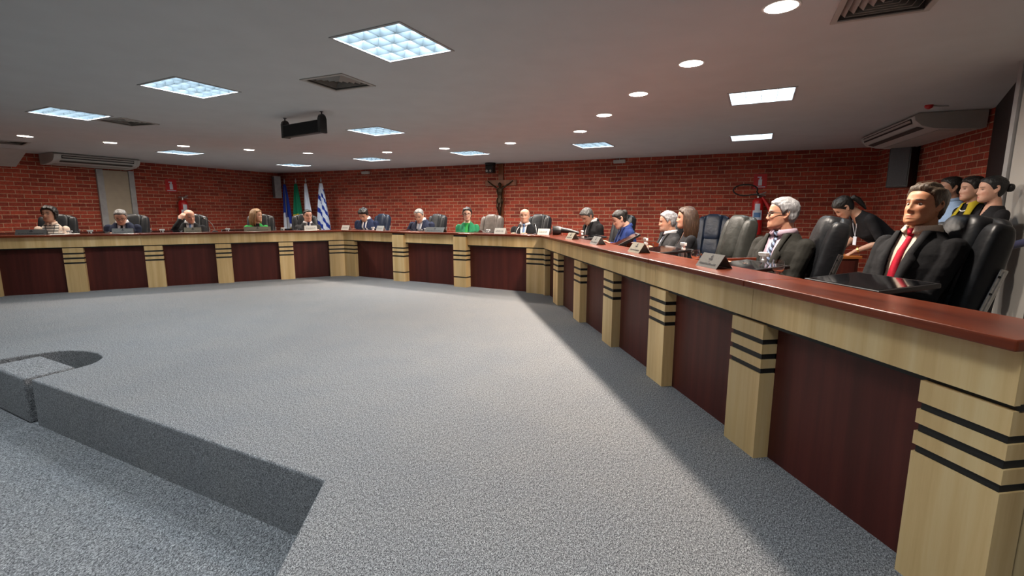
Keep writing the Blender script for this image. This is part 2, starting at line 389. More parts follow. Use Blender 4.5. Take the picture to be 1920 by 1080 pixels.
# ------------------------------------------------------------------ ceiling fittings
from mathutils.geometry import tessellate_polygon
AX = R(-27.0)
M['lens'] = emis('frosted_lens_glow', (1, .93, .84, 1), 3.2)
M['tray'] = plain('mirror_louvre', (.10, .125, .14, 1), .3, metal=.3, var=.03)
HOLES = []
def rect(c, rz, sx, sy):
    ca, sa = math.cos(rz), math.sin(rz)
    return [Vector((c[0]+ca*x-sa*y, c[1]+sa*x+ca*y, 0)) for x, y in ((-sx, -sy), (sx, -sy), (sx, sy), (-sx, sy))]
P_PANEL, P_DOWN = 46, 46
def panel_light(c, rz, label, size=.625, power=1.0):
    o = thing('ceiling_light', (c[0], c[1], Z_C), rz, label, 'ceiling light', 'square louvred ceiling lights')
    s = size/2; i_ = s-.02; HOLES.append(rect(c, rz, i_, i_))
    mb = MB()
    for a, b_ in ((-s, -i_), (i_, s)):
        mb.box(a, b_, -s, s, -.006, .0); mb.box(-i_, i_, a, b_, -.006, .0)
    mb.build('frame', 'trimgrey', o)
    hb = MB(); h = .085
    hb.add([(-i_, -i_, 0), (i_, -i_, 0), (i_, i_, 0), (-i_, i_, 0), (-i_, -i_, h), (i_, -i_, h), (i_, i_, h), (-i_, i_, h)], [(4, 7, 6, 5), (0, 4, 5, 1), (1, 5, 6, 2), (2, 6, 7, 3), (3, 7, 4, 0)])
    hb.build('reflector_tray', 'louvre', o)
    lv = MB()
    for k in range(5):
        x = -i_ + 2*i_*k/4; w = .016 if 0 < k < 4 else .010
        for a in (0, 1):
            m = 6
            for q in range(m):
                u0, u1 = -i_+2*i_*q/m, -i_+2*i_*(q+1)/m
                vs = [(x-w, u0, .055), (x+w, u0, .055), (x+w, u1, .055), (x-w, u1, .055), (x-.002, u0, .004), (x+.002, u0, .004), (x+.002, u1, .004), (x-.002, u1, .004)]
                if a: vs = [(v[1], v[0], v[2]) for v in reversed(vs)]
                lv.add(vs, [(4, 7, 6, 5), (0, 4, 5, 1), (3, 2, 6, 7), (0, 3, 7, 4), (1, 5, 6, 2)] if not a else [(3, 0, 1, 2), (7, 3, 2, 6), (4, 5, 1, 0), (7, 4, 0, 3), (6, 2, 1, 5)])
    lv.build('louvre', 'tray' if power > .5 else 'louvre', o)  # low-power lights get paler blades, brightness put into the blade colour
    ld = bpy.data.lights.new('fluorescent_tubes', 'AREA'); ld.shape = 'SQUARE'; ld.size = 2*i_-.03; ld.energy = P_PANEL*power; ld.color = (.83, .93, 1.0); ld.spread = R(180)
    lo = bpy.data.objects.new('fluorescent_tubes', ld); COL.objects.link(lo); lo.parent = o; lo.location = (0, 0, .075)
    return o
def downlight(c, label, power=1.0, r=.088):
    o = thing('downlight', (c[0], c[1], Z_C), 0, label, 'downlight', 'round recessed downlights')
    n = 28; HOLES.append([Vector((c[0]+(r+.002)*math.cos(2*PI*k/n), c[1]+(r+.002)*math.sin(2*PI*k/n), 0)) for k in range(n)])
    mb = MB(); pr = [(r+.002, .001), (r+.002, -.004), (r+.014, -.005), (r+.018, -.0005), (r+.002, .001)]
    seg = 28; vs = []
    for a, z in pr:
        for k in range(seg): vs.append((a*math.cos(2*PI*k/seg), a*math.sin(2*PI*k/seg), z))
    mb.add(vs, [(i*seg+k, i*seg+(k+1) % seg, (i+1)*seg+(k+1) % seg, (i+1)*seg+k) for i in range(len(pr)-1) for k in range(seg)])
    mb.build('trim_ring', 'ringwhite', o, smooth=True)
    cn = MB(); vs = []
    for a, z in ((r+.002, 0), (r-.004, .04), (0.0, .041)):
        for k in range(seg): vs.append((a*math.cos(2*PI*k/seg), a*math.sin(2*PI*k/seg), z))
    cn.add(vs, [((i+1)*seg+k, (i+1)*seg+(k+1) % seg, i*seg+(k+1) % seg, i*seg+k) for i in range(2) for k in range(seg)])
    cn.build('reflector', 'ringwhite', o, smooth=True)
    ln = MB(); ln.lathe([(r-.0015, .005), (r-.0015, .010)], 28); ln.build('frosted_lens', 'lens', o)
    ld = bpy.data.lights.new('downlight_lamp', 'AREA'); ld.shape = 'DISK'; ld.size = 2*r-.012; ld.energy = P_DOWN*power; ld.color = (1.0, .88, .76); ld.spread = R(180)
    lo = bpy.data.objects.new('downlight_lamp', ld); COL.objects.link(lo); lo.parent = o; lo.location = (0, 0, .004)
    return o
def vent(corners, label, square=True):
    c = sum(corners, Vector())/4; e = (corners[1]-corners[0]); rz = math.atan2(e.y, e.x)
    sx = ((corners[1]-corners[0]).length+(corners[2]-corners[3]).length)/4; sy = ((corners[2]-corners[1]).length+(corners[3]-corners[0]).length)/4
    o = thing('ceiling_vent', (c.x, c.y, Z_C), rz, label, 'ceiling vent', 'square air vents in the ceiling')
    HOLES.append(rect(c, rz, sx-.03, sy-.03)); mb = MB()
    for a, b_ in ((-sx, -sx+.032), (sx-.032, sx)): mb.box(a, b_, -sy, sy, -.008, 0)
    for a, b_ in ((-sy, -sy+.032), (sy-.032, sy)): mb.box(-sx+.032, sx-.032, a, b_, -.008, 0)
    mb.build('frame', 'vent', o)
    db = MB(); h = .14; i_, j_ = sx-.03, sy-.03
    db.add([(-i_, -j_, 0), (i_, -j_, 0), (i_, j_, 0), (-i_, j_, 0), (-i_, -j_, h), (i_, -j_, h), (i_, j_, h), (-i_, j_, h)], [(4, 7, 6, 5), (0, 4, 5, 1), (1, 5, 6, 2), (2, 6, 7, 3), (3, 7, 4, 0)])
    db.build('duct', 'duct', o)
    bl = MB(); n = 5
    for k in range(n):       # nested square cones blowing four ways
        f0, f1 = 1-(k+.15)/n*.92, 1-(k+.95)/n*.92
        a0, b0, a1, b1 = i_*f0, j_*f0, i_*f1, j_*f1
        vs = [(-a0, -b0, .05), (a0, -b0, .05), (a0, b0, .05), (-a0, b0, .05), (-a1, -b1, .003), (a1, -b1, .003), (a1, b1, .003), (-a1, b1, .003)]
        bl.add(vs, [(0, 1, 5, 4), (1, 2, 6, 5), (2, 3, 7, 6), (3, 0, 4, 7)])
    bo = bl.build('vent_blades', 'vent', o); md = bo.modifiers.new('solid', 'SOLIDIFY'); md.thickness = .002
    return o
# visible lights: centre seen in the photo
def pc(*pts):
    q = [onz(*p, Z_C) for p in pts]; return sum(q, Vector())/len(q)
PLs = [
 (pc((619, 70), (751, 37), (849, 95), (730, 118)), 'large louvred ceiling light closest to the top middle of the photo', 1),
 (pc((258, 157.5), (329, 140.5), (452, 172), (380, 187)), 'louvred ceiling light left of the nearest square air vent', 1),
 (pc((50, 208.4), (90.3, 198.5), (208.9, 218), (166, 227)), 'louvred ceiling light touching an air vent at the far left', 1),
 (pc((1366, 172), (1500, 160), (1482, 190), (1369, 197.5)), 'nearer of the two louvred ceiling lights by the right-hand air conditioner', .32),
 (pc((1369, 252), (1453, 248.5), (1446, 262.5), (1370, 265)), 'farther of the two louvred ceiling lights by the right-hand air conditioner', .3),
 (pc((1072, 270), (1138, 264.5), (1152, 274.5), (1090, 278.5)), 'small far louvred ceiling light right of the crucifix', 1),
 (pc((649.5, 244.5), (709, 234.5), (763, 247.5), (703, 256)), 'louvred ceiling light right of the hanging black speaker', 1),
 (onz(339, 286, Z_C), 'louvred ceiling light in front of the left air conditioner end', 1),
 (onz(551, 309.5, Z_C), 'louvred ceiling light nearest the corner with the flags', 1),
 (onz(697, 298.5, Z_C), 'flattened louvred ceiling light above the man in blue at the back row', 1),
 (onz(881, 287, Z_C), 'far louvred ceiling light just left of the wall camera', 1)]
for c, lb, pw in PLs: panel_light(c, AX, lb, power=pw)
g1 = PLs[0][0] - PLs[1][0]; g2 = PLs[6][0] - PLs[0][0]
for c in (PLs[0][0]-g2*.9, PLs[1][0]-g2*.9, PLs[2][0]-g2*.9, PLs[1][0]-g2*1.8):
    panel_light(c, AX, 'square louvred ceiling light over the lower floor, outside the photo')
DLs = [((47, 255), 'the one nearest the left edge'), ((206, 267), 'the one above the left air conditioner'), ((344, 273.5), 'the one just above a flat louvred light'), ((467, 280.5), 'the one left of the black hanging speaker'), ((577, 287), 'the one right below the black hanging speaker'),
 ((726, 285), 'the one over the man in a blue suit'), ((833, 278), 'the one between two flat louvred lights at the back'), ((957, 268), 'the one above the crucifix'),
 ((1088, 246), 'fifth from the camera in the right-hand row'), ((1133, 215.5), 'fourth from the camera in the right-hand row'), ((1197, 176), 'third from the camera in the right-hand row'), ((1296, 118.5), 'second from the camera in the right-hand row'), ((1465, 12), 'largest and nearest in the right-hand row')]
for (px, py), lb in DLs: downlight(onz(px, py, Z_C), 'round warm white recessed downlight, ' + lb, .48 if px < 600 else 1.0)
VENTS = [([(566, 150), (632, 171), (702, 160), (637, 135)], 'square grey air vent in the ceiling above the hanging speaker'),
 ([(183, 225.5), (258, 238), (292, 231), (216, 219)], 'grey air vent directly beside a louvred light, left side'),
 ([(-60, 264), (40, 272), (64, 267), (-30, 260)], 'dark grey air vent above the white soffit at the left edge')]
for cs, lb in VENTS: vent([onz(*p, Z_C) for p in cs], lb)
a = onz(1556, 44.5, Z_C); b_ = onz(1728, 20, Z_C); ex = (b_-a).normalized(); ey = Vector((-ex.y, ex.x, 0)); 
vent([a, a+ex*.50, a+ex*.50-ey*.5, a-ey*.5] if onz(1580, 0, Z_C).y < a.y else [a, a+ex*.5, a+ex*.5+ey*.5, a+ey*.5], 'dark louvred air vent at the top right edge, nearest the camera')
# ceiling sheet with the openings
out = [Vector((-17, -6, 0)), Vector((9, -6, 0)), Vector((9, 15, 0)), Vector((-17, 15, 0))]
polys = [out] + [list(reversed(h)) for h in HOLES]
tri = tessellate_polygon(polys); vs = [v for p in polys for v in p]
me = bpy.data.meshes.new('ceiling'); me.from_pydata([(v.x, v.y, 0) for v in vs], [], [tuple(t_) for t_ in tri]); me.materials.append(M['ceiling'])
b = bmesh.new(); b.from_mesh(me); bmesh.ops.recalc_face_normals(b, faces=b.faces)
for f in b.faces:
    if f.normal.z > 0: f.normal_flip()
b.to_mesh(me); b.free()
o = bpy.data.objects.new('ceiling', me); COL.objects.link(o); o.location.z = Z_C; o['kind'] = 'structure'
mb = MB(); mb.box(-17, 9, -6, 15, Z_C+.25, Z_C+.4); tag(mb.build('world_block_slab', 'duct'), kind='structure')  # unseen slab added above the ceiling to block world light

world = bpy.data.worlds.new('world'); SC.world = world; world.use_nodes = True
world.node_tree.nodes['Background'].inputs[0].default_value = (.5, .5, .55, 1); world.node_tree.nodes['Background'].inputs[1].default_value = .01
vs_ = SC.view_settings; vs_.view_transform = 'Standard'; vs_.look = 'None'; vs_.gamma = 1; vs_.use_curve_mapping = False; vs_.exposure = .35
# ------------------------------------------------------------------ people
def Tr(x, y, z): return Matrix.Translation((x, y, z))
def Rx(a): return Matrix.Rotation(R(a), 4, 'X')
def Ry(a): return Matrix.Rotation(R(a), 4, 'Y')
def Rz(a): return Matrix.Rotation(R(a), 4, 'Z')
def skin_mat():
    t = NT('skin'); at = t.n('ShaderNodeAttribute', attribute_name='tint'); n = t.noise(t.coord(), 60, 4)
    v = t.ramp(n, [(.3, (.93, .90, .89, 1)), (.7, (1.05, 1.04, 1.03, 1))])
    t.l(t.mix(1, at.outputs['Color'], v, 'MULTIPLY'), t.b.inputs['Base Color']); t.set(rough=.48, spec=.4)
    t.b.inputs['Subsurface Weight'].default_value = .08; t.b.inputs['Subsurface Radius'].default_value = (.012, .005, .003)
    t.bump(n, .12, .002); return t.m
M['skin'] = skin_mat()
def hair_mat(name, c1, c2):
    t = NT(name); co = t.coord((60, 60, 9)); n = t.noise(co, 1.6, 5, .65); n2 = t.noise(t.coord((9, 9, 4)), 2, 2)
    a = t.ramp(n, [(.32, mul(c1, .6)), (.55, c1), (.72, c2)]); t.l(a, t.b.inputs['Base Color']); t.set(rough=.45, spec=.4); t.bump(n, .7, .008); return t.m
def cloth(name, col, rough=.85, var=.15, scale=30, bump=.25):
    t = NT(name); co = t.coord(); f = t.noise(co, 220, 2); g = t.noise(co, 9, 3, .6)
    c = t.ramp(f, [(.3, mul(col, 1-var)), (.7, mul(col, 1+var))]); t.l(c, t.b.inputs['Base Color']); t.set(rough=rough, spec=.25)
    t.b.inputs['Sheen Weight'].default_value = .0; t.bump(g, bump, .03); return t.m
def stripes(name, a, b_, per, rotv=(0, 0, 0), width=.5):
    t = NT(name); w = t.n('ShaderNodeTexWave', wave_type='BANDS', bands_direction='Z'); w.inputs['Scale'].default_value = 2*PI/20/per*1.0
    w.inputs['Distortion'].default_value = 0; w.inputs['Detail'].default_value = 0
    t.l(t.coord((1, 1, 1), rotv), w.inputs['Vector']); c = t.ramp(w.outputs['Fac'], [(width, a), (min(width+.08, 1), b_)])
    t.l(c, t.b.inputs['Base Color']); t.set(rough=.8); return t.m
for nm, c in dict(suit_black=(.0055, .0055, .0068), suit_navy=(.010, .014, .034), suit_navy2=(.008, .014, .042), suit_grey=(.027, .027, .029), suit_olive=(.017, .0165, .0135), suit_mid=(.065, .068, .075),
                  shirt_white=(.72, .72, .74), shirt_cream=(.74, .62, .50), shirt_pink=(.62, .48, .58), shirt_blue=(.30, .42, .62), green_blazer=(.014, .165, .07), green_knit=(.03, .28, .06), royal=(.011, .026, .115),
                  tie_red=(.50, .012, .035), tie_navy=(.012, .022, .07), tie_blue=(.16, .28, .5), tie_black=(.01, .01, .012), tie_grey=(.25, .27, .33), beige_knit=(.66, .52, .42), black_knit=(.009, .009, .011),
                  blouse_pale=(.35, .42, .60), trousers=(.012, .012, .015), mustard=(.42, .33, .02), skin_blouse=(.03, .03, .03)).items():
    M[nm] = cloth(nm, (*c, 1), var=.12)
M['striped_knit'] = stripes('striped_knit', (.72, .68, .60, 1), (.02, .02, .025, 1), .040, width=.72)
M['striped_tie'] = stripes('striped_tie', (.02, .025, .05, 1), (.25, .33, .5, 1), .022, (R(20), R(35), 0), .5)
M['leather_shoe'] = plain('shoe_leather', (.01, .009, .008, 1), .3)
M['h_dark'] = hair_mat('hair_dark', (.010, .008, .007, 1), (.03, .025, .022, 1))
M['h_black'] = hair_mat('hair_black', (.006, .006, .007, 1), (.02, .02, .022, 1))
M['h_brown'] = hair_mat('hair_brown', (.045, .022, .012, 1), (.12, .065, .035, 1))
M['h_blonde'] = hair_mat('hair_blonde', (.22, .12, .05, 1), (.42, .27, .13, 1))
M['h_grey'] = hair_mat('hair_grey', (.16, .155, .15, 1), (.42, .41, .40, 1))
M['h_salt'] = hair_mat('hair_salt_pepper', (.06, .058, .056, 1), (.22, .21, .20, 1))
M['h_white'] = hair_mat('hair_white', (.24, .24, .25, 1), (.52, .52, .53, 1))
M['h_fair'] = hair_mat('hair_greying_brown', (.075, .05, .032, 1), (.26, .20, .14, 1))
M['eye_white'] = plain('eye_white', (.34, .29, .26, 1), .3, var=.02); M['iris'] = plain('iris_dark', (.03, .018, .01, 1), .15)
M['glasses'] = plain('black_spectacles', (.006, .006, .008, 1), .6, spec=.2)

HZ = [-.117, -.112, -.100, -.082, -.060, -.030, 0, .030, .058, .082, .100, .110, .1145]
HW = [.012, .028, .044, .054, .060, .068, .0725, .0755, .0745, .065, .046, .026, .006]
HF = [.068, .078, .086, .0885, .088, .0875, .0865, .090, .0865, .072, .048, .022, .000]
HB = [.045, .030, .005, -.030, -.062, -.084, -.096, -.102, -.100, -.086, -.064, -.042, -.022]
def smooth_interp(z, xs, ys):
    z = np.asarray(z, float); acc = 0
    for d, w in ((-.006, .25), (0, .5), (.006, .25)): acc = acc + w*np.interp(np.clip(z+d, xs[0], xs[-1]), xs, ys)
    return acc
BUMPS = [  # x0,z0,sx,sz,amp (mirrored when x0)
 (.031, .000, .017, .012, -.0105), (.029, .021, .024, .007, .0045), (.0, .004, .008, .018, .007), (0, -.020, .0085, .020, .014), (0, -.036, .0115, .010, .014), (.0125, -.040, .006, .007, .008),
 (0, -.0655, .021, .0045, .0055), (0, -.078, .018, .0055, .0062), (0, -.0718, .024, .0022, -.0035), (0, -.102, .019, .012, .0065), (.044, -.026, .017, .016, .0045), (.030, -.055, .010, .012, -.0025), (.031, .0095, .017, .0035, .003), (.031, -.0095, .016, .0035, .0025), (0, -.052, .006, .008, -.002)]
def head_pts(nr=64, ns=96, male=True, fat=1.0):
    zz = np.linspace(0, 1, nr); zz = HZ[0] + (HZ[-1]-HZ[0])*(.5-.5*np.cos(PI*zz))*1.0
    th = np.linspace(0, 2*PI, ns, endpoint=False)
    Z, T = np.meshgrid(zz, th, indexing='ij')
    w = smooth_interp(Z, HZ, HW)*(1 if male else .96); f = smooth_interp(Z, HZ, HF); b_ = smooth_interp(Z, HZ, HB)
    low = np.clip(-Z/.11, 0, 1); w = w*(1+(fat-1)*low)
    e = 2/2.25; sx, cx = np.sin(T), np.cos(T)
    X = w*np.sign(sx)*np.abs(sx)**e; Y = (f+b_)/2 + (f-b_)/2*np.sign(cx)*np.abs(cx)**e
    front = np.clip((Y-(f+b_)/2)/((f-b_)/2+1e-6), 0, 1)**.5
    for x0, z0, ax, az, A in BUMPS:
        for sg in ((1, -1) if x0 else (1,)):
            g = A*np.exp(-(((X-sg*x0)/ax)**2+((Z-z0)/az)**2)); Y = Y + g*front*(1 if male or A < 0 or abs(z0-.021) > 1e-6 else .3)
    return X, Y, Z, T
def grid_faces(nr, ns): return [(i*ns+k, i*ns+(k+1) % ns, (i+1)*ns+(k+1) % ns, (i+1)*ns+k) for i in range(nr-1) for k in range(ns)]
def add_head(mb, Mh, male, fat=1.0, nr=64, ns=96):
    X, Y, Z, T = head_pts(nr, ns, male, fat)
    vs = np.stack([X, Y, Z], -1).reshape(-1, 3)
    fs = [tuple(reversed(f)) for f in grid_faces(nr, ns)] + [tuple(range(ns)), tuple(reversed(range((nr-1)*ns, nr*ns)))]
    mb.add(vs.tolist(), fs, 0, Mh)
    for sg in (1, -1):      # ears
        c = [(.070, .004, .018), (.0755, -.004, .030), (.079, -.018, .031), (.081, -.027, .016), (.079, -.026, -.002), (.075, -.016, -.018), (.070, -.004, -.032), (.068, .002, -.024)]
        mb.tube([(sg*x, y, z) for x, y, z in c], [.005, .006, .006, .006, .0055, .006, .0075, .004], 8, 0, Mh)
        mb.ell((sg*.071, -.012, -.002), (.006, .017, .026), 12, 8, 0, Mh)
def add_hand(mb, W_, D_, Nn, side, curl=.5, s=1.0, spread=.0):
    """wrist W_, pointing D_, palm normal Nn (palm faces -Nn), side +1 = thumb on +cross"""
    D_ = D_.normalized(); Nn = (Nn - D_*Nn.dot(D_)).normalized(); S = D_.cross(Nn)*side
    P = lambda a, b_, c: W_ + D_*a*s + S*b_*s + Nn*c*s
    mb.tube([P(-.02, 0, 0), P(.01, 0, 0), P(.045, .002, .002), P(.085, 0, .002), P(.096, 0, .0)], [(.026*s, .019*s), (.028*s, .017*s), (.039*s, .0155*s), (.040*s, .013*s), (.034*s, .009*s)], 14) if False else None
    pts = [(-.02, .026, .019), (.012, .029, .017), (.045, .038, .0155), (.08, .040, .013), (.096, .034, .010)]
    vs = []; n = 14
    for a, wa, ta in pts:
        for k in range(n):
            t = 2*PI*k/n; vs.append(P(a, wa*math.cos(t), ta*math.sin(t)))
    fs = [(i*n+k, i*n+(k+1) % n, (i+1)*n+(k+1) % n, (i+1)*n+k) for i in range(4) for k in range(n)] + [tuple(reversed(range(n))), tuple(range(4*n, 5*n))]
    mb.add(vs, fs)
    for j, (b0, ln) in enumerate(((.030, .072), (.010, .082), (-.011, .076), (-.031, .060))):
        ang = -.05-.1*j*.3; sp = (b0)*spread*8
        p = P(.088 if j not in (3,) else .082, b0, 0); path = [P(.06, b0*.9, 0), p]; a = R(8)+curl*.25
        for q, fr in enumerate((.42, .32, .26)):
            d = D_*math.cos(a) - Nn*math.sin(a) + S*sp; p = p + d.normalized()*ln*fr*s; path.append(p); a += curl*(.75+.12*j)
        mb.tube(path, [.0095*s, .0098*s, .0092*s, .0085*s, .0065*s], 8); mb.ell(path[-1], (.0066*s,)*3, 8, 6)
    p0 = P(.012, .022, -.004); p1 = P(.045, .048, -.012); p2 = P(.072, .054, -.018); p3 = P(.092, .050, -.022)
    mb.tube([p0, p1, p2, p3], [.014*s, .0125*s, .0105*s, .008*s], 8); mb.ell(p3, (.0082*s,)*3, 8, 6)
SEC_M = [(-.10, .10, .09, 0), (-.05, .165, .118, 0), (.05, .170, .122, .002), (.15, .160, .122, .012), (.28, .168, .125, .010), (.40, .182, .122, 0), (.48, .184, .108, -.008), (.525, .160, .090, -.014), (.570, .112, .074, -.018), (.615, .078, .062, -.02), (.63, .06, .055, -.02)]
SEC_M = [(a, b*1.05, c, d) for a, b, c, d in SEC_M]
SEC_F = [(-.10, .10, .09, 0), (-.05, .165, .118, 0), (.05, .165, .118, .002), (.15, .140, .105, .008), (.28, .148, .112, .012), (.38, .158, .125, .018), (.46, .156, .100, .0), (.51, .138, .080, -.010), (.56, .096, .064, -.014), (.605, .066, .054, -.015), (.62, .052, .048, -.015)]
SEC_F = [(a, b*1.05, c, d) for a, b, c, d in SEC_F]
def sec_at(S, z):
    zs = [s[0] for s in S]; return tuple(float(np.interp(z, zs, [s[i] for s in S])) for i in (1, 2, 3))
def front_y(S, x, z, off):
    rx, ry, yc = sec_at(S, z); rx += off; ry += off
    return yc + ry*max(0, 1-min(1, abs(x)/rx)**2.3)**(1/2.3)
def add_torso(mb, S, off, mat, z0=None, z1=None, seg=36, n=26, belly=0):
    za = S[0][0] if z0 is None else z0; zb = S[-1][0] if z1 is None else z1
    vs = []; 
    for i in range(n):
        z = za + (zb-za)*i/(n-1); rx, ry, yc = sec_at(S, z); rx += off; ry += off; bl = belly*math.exp(-((z-.15)/.13)**2)
        for k in range(seg):
            t = 2*PI*k/seg; c, s_ = math.cos(t), math.sin(t); e = 2/2.3
            vs.append((rx*math.copysign(abs(c)**e, c), yc + ry*math.copysign(abs(s_)**e, s_) + (bl*max(0, s_)), z))
    fs = [(i*seg+k, i*seg+(k+1) % seg, (i+1)*seg+(k+1) % seg, (i+1)*seg+k) for i in range(n-1) for k in range(seg)] + [tuple(reversed(range(seg))), tuple(range((n-1)*seg, n*seg))]
    mb.add(vs, fs, 0, mat)
def limb(mb, pts, rad, seg=14):
    mb.tube(pts, rad, seg); mb.ell(pts[0], (rad[0],)*3, 12, 8); mb.ell(pts[-1], (rad[-1],)*3, 12, 8)
def remesh(mb, vox, it, fac=.5):
    me = bpy.data.meshes.new('tmp'); me.from_pydata([tuple(v) for v in mb.v], [], mb.f)
    b = bmesh.new(); b.from_mesh(me); bmesh.ops.recalc_face_normals(b, faces=b.faces); b.to_mesh(me); b.free()
    o = bpy.data.objects.new('tmp', me); COL.objects.link(o)
    m = o.modifiers.new('r', 'REMESH'); m.mode = 'VOXEL'; m.voxel_size = vox
    if it: m = o.modifiers.new('s', 'SMOOTH'); m.factor = fac; m.iterations = it
    dg = bpy.context.evaluated_depsgraph_get(); me2 = bpy.data.meshes.new_from_object(o.evaluated_get(dg))
    bpy.data.objects.remove(o); bpy.data.meshes.remove(me)
    return me2
def co_of(me):
    a = np.empty(len(me.vertices)*3, 'f'); me.vertices.foreach_get('co', a); return a.reshape(-1, 3)
def put(me, name, mats, parent, smooth=True):
    me.name = name; me.materials.clear()
    for m in (mats if isinstance(mats, (list, tuple)) else [mats]): me.materials.append(M[m] if isinstance(m, str) else m)
    for p in me.polygons: p.use_smooth = smooth
    o = bpy.data.objects.new(name, me); COL.objects.link(o); o.parent = parent; return o
def ik(S, T_, l1, l2, pole):
    d = T_-S; L = min(d.length, (l1+l2)*.995); d.normalize(); T2 = S+d*L
    a = (l1*l1-l2*l2+L*L)/(2*L); h = math.sqrt(max(0, l1*l1-a*a)); pl = pole - d*pole.dot(d); pl.normalize()
    return S+d*a+pl*h, T2
def person(label, pos, face, male=True, head=(0, 0, 0), lean=0, side=0, twist=0, skin=(.52, .30, .20), hair=None, top=None, hands=None, stand=False, vox=.008, fat=1.0, eyes=False, glasses=False,
           scale=None, sec=None, belly=0, pole=None, beard=0, extra=None, curl=.5, hnorm=None, legs=True, grp=None, big=1.0):
    """pos: world position of the head centre (eye level); face: world angle the chest turns to (degrees)"""
    S = sec or (SEC_M if male else SEC_F)
    hz = .83 if stand else .46
    sm = 1.0 if male else .95
    TT = Tr(0, 0, hz) @ Rz(twist) @ Rx(-lean) @ Ry(side) @ Matrix.Scale(sm, 4)
    Mh = TT @ Tr(0, -.004+.012*min(1, max(0, -head[1]/20)), .618-.026*min(1, max(0, -head[1]/20))) @ Rz(head[0]) @ Rx(head[1]) @ Ry(head[2]) @ Tr(0, .022, .125) @ Matrix.Scale(1/sm*(1.0 if male else .955), 4)
    rel = Mh.to_translation()
    s = scale or max(.93, min(1.09, pos[2]/rel.z))*big; dz = pos[2]-rel.z*s if not stand else 0
    rz = R(face-90); rr = Matrix.Rotation(rz, 3, 'Z') @ Vector((rel.x, rel.y, 0))*s
    root = thing('person', (pos[0]-rr.x, pos[1]-rr.y, 0), rz, label, 'person', grp); root.scale = (s, s, s)
    if not stand and abs(dz) > .002:
        TT = Tr(0, 0, dz/s) @ TT; Mh = Tr(0, 0, dz/s) @ Mh
    sx = .186 if male else .160; l1, l2 = (.285, .255) if male else (.26, .235)
    hands = hands or [(.11, .30, None), (-.11, .30, None)]
    arms = []
    for i, sg in enumerate((1, -1)):
        Sh = TT @ Vector((sg*sx, -.012, .512)); h = hands[i]
        if isinstance(h[0], Vector):
            wl = Matrix.Rotation(-rz, 3, 'Z') @ (h[0]-root.location)/s; h = (wl.x, wl.y, wl.z) + tuple(h[1:]); hands[i] = h
        tz = (h[2] if h[2] is not None else (Z_W/s+.045))
        pl = (pole[i] if pole else Vector((sg*.16, -.5, -.85))); El, Wr = ik(Sh, Vector((h[0], h[1], tz)), l1, l2, Vector(pl))
        arms.append((Sh, El, Wr))
    fr = 1.0 if male else .86
    # --- the body, one surface
    mb = MB(); add_torso(mb, S, -.004, TT, belly=belly)
    mb.tube([TT @ Vector((0, -.022, .56)), TT @ Vector((0, -.016, .63)), Mh @ Vector((0, -.022, -.06)), Mh @ Vector((0, -.02, -.02))], [.062*fr, .056*fr*fat, .054*fr*fat, .05*fr], 18)
    add_head(mb, Mh, male, fat, *( (84, 128) if vox < .005 else (56, 84)))
    for i, (Sh, El, Wr) in enumerate(arms):
        limb(mb, [Sh, Sh.lerp(El, .5), El, El.lerp(Wr, .35), Wr], [.052*fr, .045*fr, .038*fr, .038*fr, .025*fr])
        D_ = (Wr-El).normalized(); nn = Vector(hnorm[i]) if hnorm else Vector((0, 0, 1)); hd = D_.copy()
        if not hnorm: hd = (D_ + Vector((0, .3, .1))).normalized(); hd.z = max(hd.z, -.15)
        if h and len(hands[i]) > 3: hd = Vector(hands[i][3])
        add_hand(mb, Wr, hd, nn, 1 if i == 1 else -1, curl, .98*fr+.02)
    for sg in (1, -1):
        if stand: J = [(sg*.085, 0, .86), (sg*.095, .01, .48), (sg*.10, -.01, .09)]
        else: J = [(sg*.09, .02, hz+.07), (sg*.13, .44, hz+.03), (sg*.13, .45, .09)]
        J = [Vector(v) for v in J]
        if legs: limb(mb, [J[0], J[0].lerp(J[1], .5), J[1], J[1].lerp(J[2], .35), J[2]], [.075, .068, .052, .05, .034], 12)
    me = remesh(mb, vox, 2 if vox < .006 else 1, .4)
    v = co_of(me); n = len(v); inv = np.array(Mh.inverted()); hl = v @ inv[:3, :3].T + inv[:3, 3]
    base = np.array(skin); col = np.tile(base, (n, 1)); X, Y, Z = np.abs(hl[:, 0]), hl[:, 1], hl[:, 2]
    fm = (Y > .04) & (Z > -.12) & (Z < .12)
    def blend(w, c): col[:] = col*(1-w[:, None]) + np.array(c)*w[:, None]
    blend(fm*np.exp(-((X-.045)/.022)**2-((Z+.035)/.022)**2)*.30, base*np.array([1.12, .72, .68]))
    blend(fm*np.exp(-(X/.016)**2-((Z+.034)/.014)**2)*.30, base*np.array([1.1, .72, .68]))
    blend(fm*np.clip(1.4-((X/.025)**2+((Z+.0715)/.0085)**2)*1.3, 0, 1)*(.55 if male else .8), base*np.array([.95, .45, .45]) if male else np.array([.42, .07, .07]))
    blend(fm*np.clip(1.3-((X/.020)**2+((Z+.0718)/.0016)**2), 0, 1)*.6, base*.25)
    if beard: blend(fm*np.clip((-.045-Z)/.02, 0, 1)*beard, np.array([.30, .28, .26]))
    hc = {'h_white': (.4, .4, .4), 'h_grey': (.14, .13, .12), 'h_blonde': (.12, .07, .035)}.get((hair or {}).get('mat'), (.012, .010, .009))
    arch = .0238 - ((X-.031)/.03)**2*.005
    blend((Y > .055)*np.clip(1.5-(((X-.031)/.021)**2+((Z-arch)/(.0052 if male else .0034))**2)*1.1, 0, 1)*.92, hc)
